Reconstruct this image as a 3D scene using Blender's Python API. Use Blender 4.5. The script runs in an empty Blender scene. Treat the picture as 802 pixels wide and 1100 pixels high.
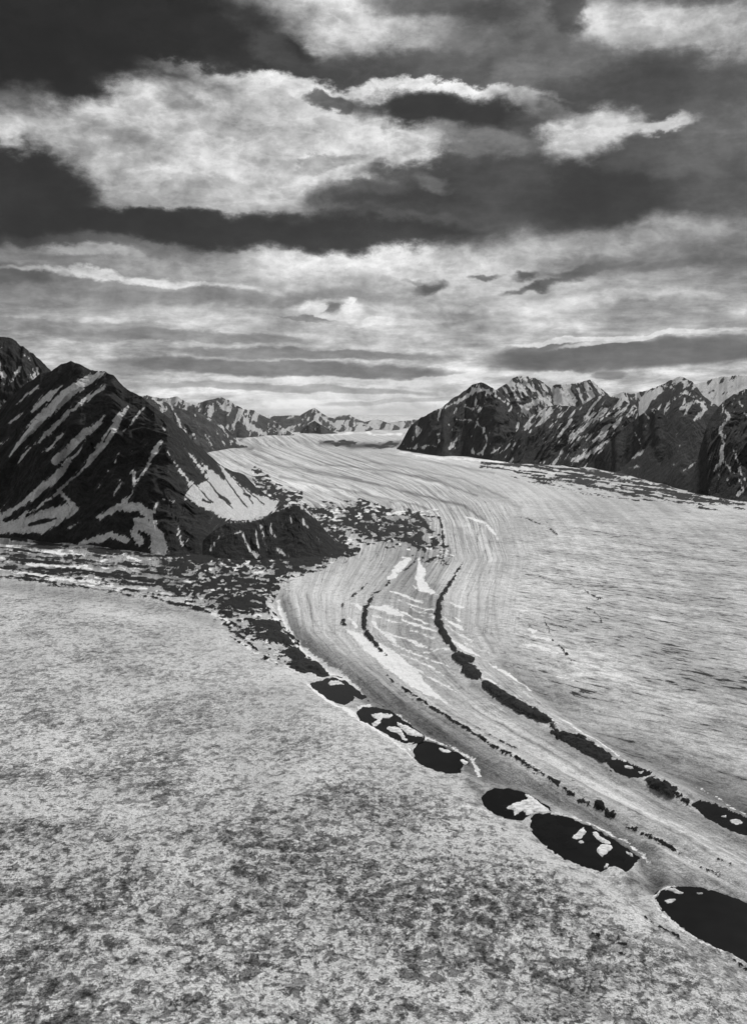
import bpy, math, random
import numpy as np
R = math.radians
# ------------------------------------------------------------------ frame
W0, H0 = 802, 1100          # photograph grid, used as a ruler for the ground
F = 1180.0                  # focal length in that ruler
HY = 444.0                  # level line of the eye
CX = 401.0
EYE = 500.0                 # metres above the ice

scene = bpy.context.scene
col = scene.collection

def gy(py):                 # ruler row -> distance over the level ice
    return EYE * F / np.maximum(py - HY, 1e-3)
def gpt(px, py):
    Y = gy(np.asarray(py, float)); return (np.asarray(px, float) - CX) / F * Y, Y
def proj(x, y, z):
    y = np.maximum(y, 1.0)
    return CX + F * x / y, HY - F * (z - EYE) / y

# ------------------------------------------------------------------ noise
def _h(ix, iy, seed):
    n = (ix.astype(np.int64) * 374761393 + iy.astype(np.int64) * 668265263 + seed * 2147483647) & 0xffffffff
    n = ((n ^ (n >> 13)) * 1274126177) & 0xffffffff
    n = ((n ^ (n >> 16)) * 2246822519) & 0xffffffff
    return ((n ^ (n >> 15)) & 0xffff) / 65535.0 * 2 - 1
def vn(x, y, seed=0):
    ix = np.floor(x); iy = np.floor(y); fx = x - ix; fy = y - iy
    fx = fx * fx * fx * (fx * (fx * 6 - 15) + 10); fy = fy * fy * fy * (fy * (fy * 6 - 15) + 10)
    a = _h(ix, iy, seed); b = _h(ix + 1, iy, seed); c = _h(ix, iy + 1, seed); d = _h(ix + 1, iy + 1, seed)
    return (a + (b - a) * fx) * (1 - fy) + (c + (d - c) * fx) * fy
def fbm(x, y, o=5, seed=0, g=.5):
    s = np.zeros_like(x); a = 1.; t = 0.
    for k in range(o):
        s += a * vn(x, y, seed + k * 17); t += a; a *= g
        x, y = x * 1.96 + y * .31 + 5.3, y * 1.96 - x * .31 + 1.7
    return s / t * 1.6
def ridged(x, y, o=5, seed=0, g=.5):
    s = np.zeros_like(x); a = 1.; t = 0.
    for k in range(o):
        s += a * (1 - np.abs(vn(x, y, seed + k * 13)) * 2.2); t += a; a *= g
        x, y = x * 2.03 + 9.1, y * 2.03 + 3.7
    return s / t
def sstep(a, b, x):
    t = np.clip((x - a) / (b - a), 0, 1); return t * t * (3 - 2 * t)

# ------------------------------------------------------------------ strokes and areas, signed distance in ruler units
def stroke(px, py, pts, out, pad=12.):
    """pts: (x, y, halfwidth); raises `out` to halfwidth - distance"""
    P = np.array(pts, float); mw = P[:, 2].max() + pad
    sel = np.nonzero((px > P[:, 0].min() - mw) & (px < P[:, 0].max() + mw) & (py > P[:, 1].min() - mw) & (py < P[:, 1].max() + mw))[0]
    if not len(sel): return
    x = px[sel]; y = py[sel]; best = out[sel]
    for a, b in zip(P[:-1], P[1:]):
        dx, dy = b[0] - a[0], b[1] - a[1]; L = dx * dx + dy * dy + 1e-9
        t = np.clip(((x - a[0]) * dx + (y - a[1]) * dy) / L, 0, 1)
        d = np.hypot(x - a[0] - t * dx, y - a[1] - t * dy)
        best = np.maximum(best, a[2] + (b[2] - a[2]) * t - d)
    out[sel] = best
def sdpoly(px, py, poly):
    """signed distance, positive inside"""
    P = np.array(poly, float); n = len(P); d = np.full(px.shape, 1e9); ins = np.zeros(px.shape, bool)
    for i in range(n):
        a = P[i]; b = P[(i + 1) % n]
        dx, dy = b[0] - a[0], b[1] - a[1]; L = dx * dx + dy * dy + 1e-9
        t = np.clip(((px - a[0]) * dx + (py - a[1]) * dy) / L, 0, 1)
        d = np.minimum(d, np.hypot(px - a[0] - t * dx, py - a[1] - t * dy))
        if abs(dy) > 1e-9:
            ins ^= ((a[1] > py) != (b[1] > py)) & (px < dx * (py - a[1]) / dy + a[0])
    return np.where(ins, d, -d)
def area(px, py, poly, out, pad=14.):
    P = np.array(poly, float)
    sel = np.nonzero((px > P[:, 0].min() - pad) & (px < P[:, 0].max() + pad) & (py > P[:, 1].min() - pad) & (py < P[:, 1].max() + pad))[0]
    if len(sel): out[sel] = np.maximum(out[sel], sdpoly(px[sel], py[sel], poly))

# ------------------------------------------------------------------ mesh helpers
def grid_mesh(name, X, Y, Z, mat, attrs={}, flip=False):
    nr, nc = X.shape
    me = bpy.data.meshes.new(name)
    v = np.stack([X, Y, Z], -1).reshape(-1, 3).astype(np.float32)
    i = np.arange(nr * nc).reshape(nr, nc)
    q = np.stack([i[:-1, :-1], i[:-1, 1:], i[1:, 1:], i[1:, :-1]], -1).reshape(-1, 4)
    if flip: q = q[:, ::-1]
    me.vertices.add(len(v)); me.vertices.foreach_set('co', v.ravel())
    me.loops.add(q.size); me.loops.foreach_set('vertex_index', q.ravel().astype(np.int32))
    me.polygons.add(len(q)); me.polygons.foreach_set('loop_start', np.arange(0, q.size, 4, dtype=np.int32))
    me.update(calc_edges=True)
    me.polygons.foreach_set('use_smooth', np.ones(len(q), bool))
    for k, a in attrs.items():
        at = me.attributes.new(k, 'FLOAT', 'POINT'); at.data.foreach_set('value', a.ravel().astype(np.float32))
    me.materials.append(mat); me.update()
    o = bpy.data.objects.new(name, me); col.objects.link(o); return o
def tag(o, label=None, cat=None, group=None, kind=None):
    if label: o['label'] = label
    if cat: o['category'] = cat
    if group: o['group'] = group
    if kind: o['kind'] = kind
    return o

# ------------------------------------------------------------------ node helper
class NT:
    def __init__(s, tree): s.t = tree; s.n = tree.nodes; s.l = tree.links
    def put(s, sock, v):
        if isinstance(v, bpy.types.NodeSocket): s.l.new(v, sock)
        else: sock.default_value = v
    def m(s, op, a, b=None, c=None, clamp=False):
        n = s.n.new('ShaderNodeMath'); n.operation = op; n.use_clamp = clamp
        for i, v in enumerate((a, b, c)):
            if v is not None: s.put(n.inputs[i], v)
        return n.outputs[0]
    def mr(s, v, a, b, c=0., d=1., smooth=True):
        n = s.n.new('ShaderNodeMapRange'); n.interpolation_type = 'SMOOTHSTEP' if smooth else 'LINEAR'
        s.put(n.inputs[0], v)
        for i, x in enumerate((a, b, c, d)): s.put(n.inputs[i + 1], x)
        return n.outputs[0]
    def mix(s, f, a, b):
        n = s.n.new('ShaderNodeMix'); n.data_type = 'FLOAT'; s.put(n.inputs[0], f); s.put(n.inputs[2], a); s.put(n.inputs[3], b)
        return n.outputs[0]
    def attr(s, name):
        n = s.n.new('ShaderNodeAttribute'); n.attribute_name = name; return n.outputs['Fac']
    def noise(s, vec, scale, detail=4, rough=.55, dist=0., ntype='FBM'):
        n = s.n.new('ShaderNodeTexNoise'); n.noise_dimensions = '3D'; n.noise_type = ntype
        s.l.new(vec, n.inputs['Vector']); n.inputs['Scale'].default_value = scale
        n.inputs['Detail'].default_value = detail; n.inputs['Roughness'].default_value = rough; n.inputs['Distortion'].default_value = dist
        return n.outputs[0]
    def vmul(s, v, k):
        n = s.n.new('ShaderNodeVectorMath'); n.operation = 'MULTIPLY'; s.put(n.inputs[0], v); n.inputs[1].default_value = k; return n.outputs[0]
    def comb(s, x, y, z=0.):
        n = s.n.new('ShaderNodeCombineXYZ')
        for i, v in enumerate((x, y, z)): s.put(n.inputs[i], v)
        return n.outputs[0]
    def pos(s):
        n = s.n.new('ShaderNodeVectorMath'); n.operation = 'ADD'; s.l.new(s.n.new('ShaderNodeNewGeometry').outputs['Position'], n.inputs[0])
        n.inputs[1].default_value = (5317.3, 2311.7, 877.1); return n.outputs[0]      # away from the lattice origin
def new_mat(name):
    m = bpy.data.materials.new(name); m.use_nodes = True
    N = NT(m.node_tree); b = m.node_tree.nodes['Principled BSDF']
    return m, N, b
def gray(N, v):
    n = N.n.new('ShaderNodeCombineColor')
    for i in range(3): N.put(n.inputs[i], v)
    return n.outputs[0]
def bump(N, b, h, dist, strength=1.):
    n = N.n.new('ShaderNodeBump'); n.inputs['Distance'].default_value = dist; n.inputs['Strength'].default_value = strength
    N.l.new(h, n.inputs['Height']); N.l.new(n.outputs[0], b.inputs['Normal'])

# ------------------------------------------------------------------ materials
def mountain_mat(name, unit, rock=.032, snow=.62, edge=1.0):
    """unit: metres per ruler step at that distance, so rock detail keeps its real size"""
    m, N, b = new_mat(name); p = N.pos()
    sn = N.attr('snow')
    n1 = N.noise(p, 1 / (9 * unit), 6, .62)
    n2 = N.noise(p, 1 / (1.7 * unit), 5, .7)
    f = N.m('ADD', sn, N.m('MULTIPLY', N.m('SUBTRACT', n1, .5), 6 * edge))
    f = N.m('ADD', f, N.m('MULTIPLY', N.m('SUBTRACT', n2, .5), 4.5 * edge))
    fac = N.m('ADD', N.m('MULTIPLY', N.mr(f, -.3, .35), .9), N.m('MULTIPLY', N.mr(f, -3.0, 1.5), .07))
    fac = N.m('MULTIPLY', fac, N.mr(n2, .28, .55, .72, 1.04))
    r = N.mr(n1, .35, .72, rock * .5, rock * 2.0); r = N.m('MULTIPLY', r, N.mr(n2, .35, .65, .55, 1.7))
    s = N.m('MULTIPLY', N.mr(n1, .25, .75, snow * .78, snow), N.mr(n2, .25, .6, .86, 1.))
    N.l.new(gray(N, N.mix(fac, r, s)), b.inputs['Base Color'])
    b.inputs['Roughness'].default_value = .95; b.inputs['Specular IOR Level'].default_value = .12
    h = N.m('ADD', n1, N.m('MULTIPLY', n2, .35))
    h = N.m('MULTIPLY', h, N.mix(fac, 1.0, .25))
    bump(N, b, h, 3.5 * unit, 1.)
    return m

def glacier_mat():
    m, N, b = new_mat('glacier_ice'); p = N.pos()
    p2 = N.vmul(p, (1., 1., 1.))
    ps = N.vmul(p, (1.3, 1., 1.))
    big = N.noise(p2, 1 / 130., 3, .5)
    med = N.noise(ps, 1 / 17., 6, .66, .3)
    fine = N.noise(ps, 1 / 5., 5, .68, .6)
    tiny = N.noise(p2, 1 / 2.2, 3, .6)
    tone = N.attr('tone'); mott = N.attr('mottle')
    fl = N.comb(N.attr('flow_u'), N.attr('flow_v'))
    st1 = N.noise(N.vmul(fl, (14., .6, 1.)), 1., 5, .6, .3)
    st2 = N.noise(N.vmul(fl, (46., 6., 1.)), 1., 4, .6, .3)
    # patches of dirt on the crust: broad, medium and small, all soft edged
    dens = N.m('ADD', N.mr(big, .35, .65, -.03, .03, False), N.m('MULTIPLY', mott, .045))
    d1 = N.mr(N.m('ADD', med, dens), .5, .64)
    d2 = N.mr(N.m('ADD', fine, dens), .56, .66)
    flk = N.noise(N.vmul(p, (1.1, .78, 1.)), 1 / 16., 5, .68, .4)
    d3 = N.m('MULTIPLY', N.mr(N.m('ADD', flk, dens), .565, .605), mott)
    flk2 = N.noise(N.vmul(p, (1.1, .8, 1.)), 1 / 6., 4, .66, .3)
    d4 = N.m('MULTIPLY', N.mr(N.m('ADD', flk2, dens), .595, .63), mott)
    a = N.mr(fine, .3, .7, .86, .68)
    a = N.m('MULTIPLY', a, N.mr(tiny, .3, .7, .78, 1.14))
    a = N.m('MULTIPLY', a, N.m('SUBTRACT', 1., N.m('MULTIPLY', d1, N.mix(mott, .25, .62))))
    a = N.m('MULTIPLY', a, N.m('SUBTRACT', 1., N.m('MULTIPLY', d2, N.mix(mott, .2, .5))))
    a = N.m('MULTIPLY', a, N.m('SUBTRACT', 1., N.m('MULTIPLY', d3, .74)))
    a = N.m('MULTIPLY', a, N.m('SUBTRACT', 1., N.m('MULTIPLY', d4, .7)))
    # flow banding of the trunk glacier
    fw = N.attr('flow_w')
    band = N.m('MULTIPLY', N.mr(st1, .35, .62, .6, 1.14), N.mr(st2, .3, .7, .9, 1.06))
    a = N.m('MULTIPLY', a, N.mix(fw, 1., band))
    # narrow grooves and clean ridges that follow the flow round the bend
    g1 = N.noise(N.vmul(fl, (11., .3, 1.)), 1., 3, .5, .15)
    g2 = N.noise(N.vmul(fl, (24., .6, 1.)), 1., 3, .5, .15)
    ln1 = N.mr(N.m('ABSOLUTE', N.m('SUBTRACT', g1, .49)), .0, .016, 1., 0.)
    ln2 = N.mr(N.m('ABSOLUTE', N.m('SUBTRACT', g2, .52)), .0, .018, 1., 0.)
    brk = N.mr(med, .42, .56)
    gv = N.attr('groove')
    a = N.m('MULTIPLY', a, N.m('SUBTRACT', 1., N.m('MULTIPLY', N.m('MULTIPLY', ln1, gv), N.mix(brk, .25, .75))))
    a = N.m('MULTIPLY', a, N.m('SUBTRACT', 1., N.m('MULTIPLY', N.m('MULTIPLY', ln2, gv), N.mix(brk, .55, .1))))
    hi = N.mr(N.m('ABSOLUTE', N.m('SUBTRACT', g1, .545)), .0, .014, 1., 0.)
    a = N.mix(N.m('MULTIPLY', N.m('MULTIPLY', hi, gv), .55), a, .86)
    # short dark cracks and melt channels on the far ice
    mp = N.n.new('ShaderNodeMapping'); mp.inputs['Rotation'].default_value = (0, 0, R(52)); N.l.new(p, mp.inputs[0])
    crk = N.noise(N.vmul(mp.outputs[0], (.42, 1.2, 1.)), 1 / 22., 6, .72, .4)
    crb = N.noise(N.vmul(mp.outputs[0], (.28, 1., 1.)), 1 / 120., 5, .6, .4)
    ck = N.attr('crack')
    a = N.m('MULTIPLY', a, N.mix(ck, 1., N.m('MULTIPLY', N.mr(crb, .35, .62, .74, 1.14), N.mr(crk, .36, .58, .58, 1.2))))
    cm = N.m('MULTIPLY', N.mr(N.m('ADD', crk, N.m('MULTIPLY', N.m('SUBTRACT', crb, .5), .5)), .40, .345), N.m('MINIMUM', N.m('MULTIPLY', ck, 1.3), 1.))
    a = N.mix(cm, a, .05)
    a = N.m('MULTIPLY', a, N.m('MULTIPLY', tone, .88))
    # snow
    jag = N.m('ADD', N.m('MULTIPLY', N.m('SUBTRACT', fine, .5), 6.), N.m('MULTIPLY', N.m('SUBTRACT', med, .5), 4.))
    wf = N.mr(N.m('ADD', N.attr('white'), jag), -.3, .7)
    a = N.mix(N.m('MULTIPLY', wf, N.mr(med, .3, .6, .7, 1.)), a, N.mr(fine, .3, .7, .86, .94))
    # rock debris
    df = N.mr(N.m('ADD', N.attr('dark'), jag), -.3, .5)
    dr = N.mr(fine, .3, .7, .008, .026)
    a = N.mix(df, a, dr)
    N.l.new(gray(N, a), b.inputs['Base Color'])
    b.inputs['Roughness'].default_value = .9; b.inputs['Specular IOR Level'].default_value = .06
    h = N.m('ADD', N.m('MULTIPLY', med, 1.), N.m('ADD', N.m('MULTIPLY', fine, .5), N.m('MULTIPLY', tiny, .05)))
    bump(N, b, h, 5.5, .8)
    return m

def debris_mat():
    m, N, b = new_mat('dark_debris'); p = N.pos()
    n1 = N.noise(p, 1 / 6., 6, .65); n2 = N.noise(p, 1 / 1.3, 4, .6)
    N.l.new(gray(N, N.m('MULTIPLY', N.mr(n1, .3, .7, .010, .022), N.mr(n2, .3, .7, .8, 1.3))), b.inputs['Base Color'])
    b.inputs['Roughness'].default_value = .95; b.inputs['Specular IOR Level'].default_value = .1
    bump(N, b, n1, 2.); return m
def water_mat():
    m, N, b = new_mat('melt_water'); p = N.pos()
    n1 = N.noise(p, 1 / 30., 4, .6)
    N.l.new(gray(N, N.mr(n1, .3, .7, .007, .011)), b.inputs['Base Color'])
    b.inputs['Roughness'].default_value = .16; b.inputs['Specular IOR Level'].default_value = .012
    w = N.noise(p, 1 / 1.6, 3, .5); bump(N, b, w, .06, .4); return m
def snowpatch_mat():
    m, N, b = new_mat('old_snow'); p = N.pos()
    n1 = N.noise(p, 1 / 8., 5, .6)
    N.l.new(gray(N, N.mr(n1, .32, .62, .42, .82)), b.inputs['Base Color'])
    b.inputs['Roughness'].default_value = .9; b.inputs['Specular IOR Level'].default_value = .1
    bump(N, b, n1, 2.); return m
ICE = glacier_mat(); DEB = debris_mat(); WAT = water_mat(); SNO = snowpatch_mat()

# ================================================================== THE ICE: hand-placed features
PONDS = {   # outline in the ruler, label
 'a': ([(333,731),(345,727),(358,724),(372,728),(384,737),(393,746),(389,747),(380,744),(376,750),(371,753),(364,752),(354,747),(345,741),(337,735)],
       'dark meltwater pond just below the white snow wedge, at the top of the chain', ),
 'b': ([(382,762),(391,757),(404,757),(418,760),(429,768),(441,776),(452,786),(454,790),(446,793),(436,795),(424,791),(412,784),(400,777),(388,771)],
       'long dark pond broken up by several curled grey snow islands'),
 'c': ([(443,801),(450,795),(459,792),(470,795),(482,801),(494,806),(501,811),(503,816),(497,817),(494,825),(484,826),(470,824),(455,818),(446,811)],
       'smooth dark pond with one white snow patch, just below the pond with curled snow islands'),
 'e': ([(517,852),(522,845),(533,841),(548,842),(563,846),(576,853),(588,861),(595,866),(586,869),(570,869),(562,875),(545,873),(530,868),(521,860)],
       'small oval dark pond with a star-shaped white snow patch at its right end'),
 'f': ([(570,873),(576,869),(590,869),(606,872),(622,877),(640,886),(658,896),(672,905),(687,916),(681,921),(675,930),(662,925),(652,925),(646,930),(630,926),(605,916),(588,905),(575,893),(570,883)],
       'large oval dark pond with two pale snow islands near its middle'),
 'g': ([(703,962),(712,953),(728,949),(748,950),(770,955),(790,962),(812,972),(845,990),(860,1015),(850,1045),(825,1040),(802,1030),(785,1020),(765,1012),(745,1002),(728,990),(713,976)],
       'largest black pond, cut by the right edge, with a thin pale rim'),
 'h': ([(653,821),(660,817),(672,820),(685,825),(699,831),(693,834),(684,836),(672,834),(660,829)],
       'narrow dark pond with one small white patch on the right-hand moraine line'),
 'i': ([(744,866),(752,863),(768,866),(784,873),(800,880),(822,892),(825,902),(806,900),(790,895),(774,888),(757,878)],
       'long dark pond at the right edge, lowest on the right-hand moraine line'),
}
ISLANDS = {
 'a': [[(353,728),(362,727),(370,731),(362,731),(354,732)]],
 'b': [[(399,765),(408,763),(422,765),(418,768),(410,769),(408,774),(402,777),(399,774),(404,770)], [(415,779),(422,777),(430,780),(434,788),(438,792),(432,791),(427,785),(419,782)],
       [(426,773),(436,776),(446,781),(454,787),(448,788),(438,786),(431,780)]],
 'c': [[(471,799),(478,800),(485,803),(480,804),(473,802)], [(494,811),(503,813),(500,817),(497,816)]],
 'e': [[(543,862),(551,857),(561,854),(566,852),(564,847),(570,849),(580,857),(592,866),(586,868),(574,866),(566,870),(561,865),(553,870),(551,864)]],
 'f': [[(614,893),(619,889),(625,883),(629,887),(626,893),(619,896)], [(636,889),(641,888),(647,894),(656,899),(652,901),(641,896)],
       [(641,908),(645,901),(652,901),(658,904),(653,909),(646,914)], [(620,898),(625,897),(627,899),(623,900)], [(648,926),(652,921),(653,925)], [(672,909),(678,911),(680,914),(674,912)]],
 'g': [[(713,953),(722,951),(730,954),(734,956),(727,957),(720,954)], [(714,963),(724,962),(725,965),(717,967)], [(747,956),(754,956),(752,958)]],
 'h': [[(670,823),(676,823),(680,826),(673,826)], [(684,829),(691,829),(688,832)]],
 'i': [[(784,882),(790,881),(798,884),(794,887),(787,886)], [(774,878),(780,877),(779,880)]],
}
MOUNDS = [  # (outline, label)
 ([(264,665),(275,661),(292,665),(302,673),(297,677),(284,676),(272,675)], 'small dark debris mound highest in the chain, just above the others in the gully'),
 ([(269,682),(281,675),(297,676),(310,684),(314,690),(303,688),(294,690),(282,690),(274,687)], 'dark arched debris mound, second from the top of the chain'),
 ([(290,700),(300,697),(312,693),(321,695),(327,702),(318,706),(308,703),(300,706)], 'thin crescent of dark debris above the wider mound with the grey notch'),
 ([(303,710),(313,705),(326,703),(340,708),(350,717),(353,722),(343,724),(334,719),(327,722),(320,720),(309,716)], 'wide dark debris mound with a grey notch, directly above the top pond'),
 ([(487,708),(492,704),(501,707),(508,711),(504,715),(497,716),(490,713)], 'small round dark mound at the bend of the right-hand moraine line'),
 ([(497,719),(504,716),(513,720),(518,728),(514,732),(506,730),(499,725)], 'dark mound just below the small round one on the right-hand moraine'),
 ([(516,735),(524,734),(536,741),(549,750),(563,758),(574,765),(587,772),(590,777),(580,776),(567,770),(551,762),(535,752),(522,742)], 'long dark debris ridge on the upper right-hand moraine line'),
 ([(592,787),(603,788),(616,792),(632,799),(645,807),(656,815),(650,819),(638,814),(622,806),(606,798),(595,792)], 'long narrow dark ridge above the narrow pond on the right-hand moraine'),
 ([(697,841),(706,842),(718,849),(725,856),(718,857),(707,852),(699,846)], 'ragged dark debris mound between the two ponds on the right-hand moraine'),
]
BLACK = [  # thin debris lines on the ice
 [(249,645,1.2),(262,649,1.6)],[(256,652,2.),(270,653,2.6),(286,650,1.)],[(261,659,1.2),(287,657,.7)],[(231,655,1.2),(242,656,1.)],[(235,660,1.2),(247,659,.8)],[(246,665,1.6),(257,663,1.)],
 [(256,673,1.2),(263,673,1.)],[(260,679,1.),(271,676,.8)],[(269,682,.8),(276,675,1.2)],[(275,687,1.),(285,686,1.2)],[(283,693,1.),(297,688,1.),(303,686,.6)],[(300,686,1.5),(314,693,1.5),(320,698,.6)],
 [(300,668,1.),(313,676,1.5),(322,684,.8)],[(330,700,.6),(345,712,1.2),(352,720,.6)],[(387,741,.5),(396,748,.8)],
 [(560,556,.3),(585,564,.8),(600,575,.3)],[(584,664,.3),(590,680,.9),(594,690,.4)],[(598,692,.4),(612,708,1.1),(621,712,.3)],[(630,655,.3),(643,663,.9),(648,672,.4)],[(612,628,.3),(640,642,.8),(652,646,.3)],
 [(488,703,1.8),(500,712,1.5),(512,724,1.5),(518,734,1.5),(535,744,2.),(560,758,2.5),(588,774,2.),(600,788,1.5),(625,798,3.),(650,813,2.5),(662,822,1.5)],
 [(690,832,2.5),(700,842,3.5),(716,852,3.),(730,860,1.5),(745,867,1.5)],
 [(497,605,.6),(488,620,1.5),(478,636,2.4),(471,650,3.4),(469,670,3.8),(474,682,4.2),(480,692,4.),(487,701,2.5)],
 [(472,558,1.5),(475,570,.8),(476,580,2.),(478,590,.5),(477,601,1.5)],
 [(430,557,1.),(436,567,2.),(435,581,3.)],[(448,552,2.),(457,562,2.5),(462,572,2.)],[(450,573,3.),(451,583,3.)],[(440,548,2.),(443,554,1.)],
 [(455,590,2.5),(457,594,1.)],
 [(450,597,.3),(440,607,1.),(430,615,.2)],[(422,620,.2),(414,629,1.2)],[(409,634,.3),(403,637,1.)],[(400,642,1.6),(396,649,2.6)],[(393,654,2.6),(392,662,3.2),(391,674,3.)],
 [(394,680,3.),(401,688,2.6),(414,703,1.2)],[(395,627,.2),(386,636,1.)],[(382,639,1.4),(378,643,.8)],[(367,651,1.6),(367,652,1.)],[(369,666,2.),(371,671,2.)],
 [(415,728,.5),(422,734,1.5)],[(425,736,.6),(434,743,1.2)],[(436,745,2.),(446,751,1.6)],
 [(442,755,.5),(450,756,1.3),(458,759,1.5),(468,766,1.6),(480,774,1.7),(500,786,1.8),(520,799,1.6)],
 [(523,801,1.4),(534,808,1.8)],[(538,811,1.5),(548,817,1.9)],[(554,820,1.6),(567,828,2.1)],[(572,831,1.8),(584,837,2.)],[(589,840,1.8),(600,845,2.4)],[(605,849,1.2),(616,855,1.7)],
 [(622,859,1.5),(633,863,1.7)],[(639,866,2.),(646,869,3.)],[(651,874,2.),(660,878,2.2)],
 [(672,889,.6),(684,893,1.3)],[(687,896,1.2),(700,903,1.6),(716,912,1.6),(731,920,.8)],[(753,933,.8),(762,937,1.5),(772,942,1.)],[(771,929,.3),(785,936,.8)],
 [(511,784,.3),(520,789,.8)],[(526,793,.3),(545,803,1.)],[(547,805,.6),(556,809,.6)],[(614,843,.3),(622,847,.8)],
 [(588,775,2.),(593,783,1.5),(597,788,2.)],[(656,817,2.),(661,821,1.)],[(697,833,2.),(702,841,3.),(707,845,2.)],[(728,857,.8),(742,865,1.6)],[(700,838,1.),(724,852,2.5)],
 [(14,578,2.),(28,580,1.5)],[(35,581,1.5),(52,584,3.),(72,586,2.)],[(94,591,1.5),(120,593,2.),(154,595,.8)],[(60,587,.5),(100,592,1.)],
 [(0,596,1.3),(30,598,.8),(70,601,1.4)],[(70,602,1.8),(100,604,1.5),(133,606,.8)],[(-5,606,.6),(30,612,.8),(60,616,2.),(110,617,1.5),(150,614,1.)],
 [(5,610,1.5),(14,611,3.)],[(21,619,1.),(40,622,.8),(56,625,1.2)],
 [(-20,617,.8),(0,619,1.),(56,626,1.2),(115,634,.9),(150,640,.7),(175,644,1.),(197,649,2.5),(215,655,2.6),(223,657,1.)],
 [(185,600,1.5),(205,595,1.8),(225,600,1.2)],[(150,612,.8),(180,608,1.2),(210,604,1.)],[(120,622,.6),(150,620,1.3),(190,622,1.)],[(100,628,.5),(140,626,1.1),(180,629,.8)],
 [(240,664,.5),(258,674,2.)],[(246,676,1.),(262,686,2.5)],[(262,688,1.),(276,698,2.)],
 [(748,983,.6),(752,985,.6)],[(765,1012,.6),(785,1024,.9),(802,1036,1.),(815,1042,1.)],
 [(692,985,.6),(702,991,1.2)],[(708,994,1.),(722,1004,1.2),(731,1010,.4)],[(635,1006,1.),(643,1008,1.)],[(655,1014,.6),(672,1017,1.2)],[(662,1025,.6),(682,1030,.9)],
 [(658,1007,.3),(668,1010,.8)],[(538,892,.3),(544,893,.9)],
]
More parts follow.
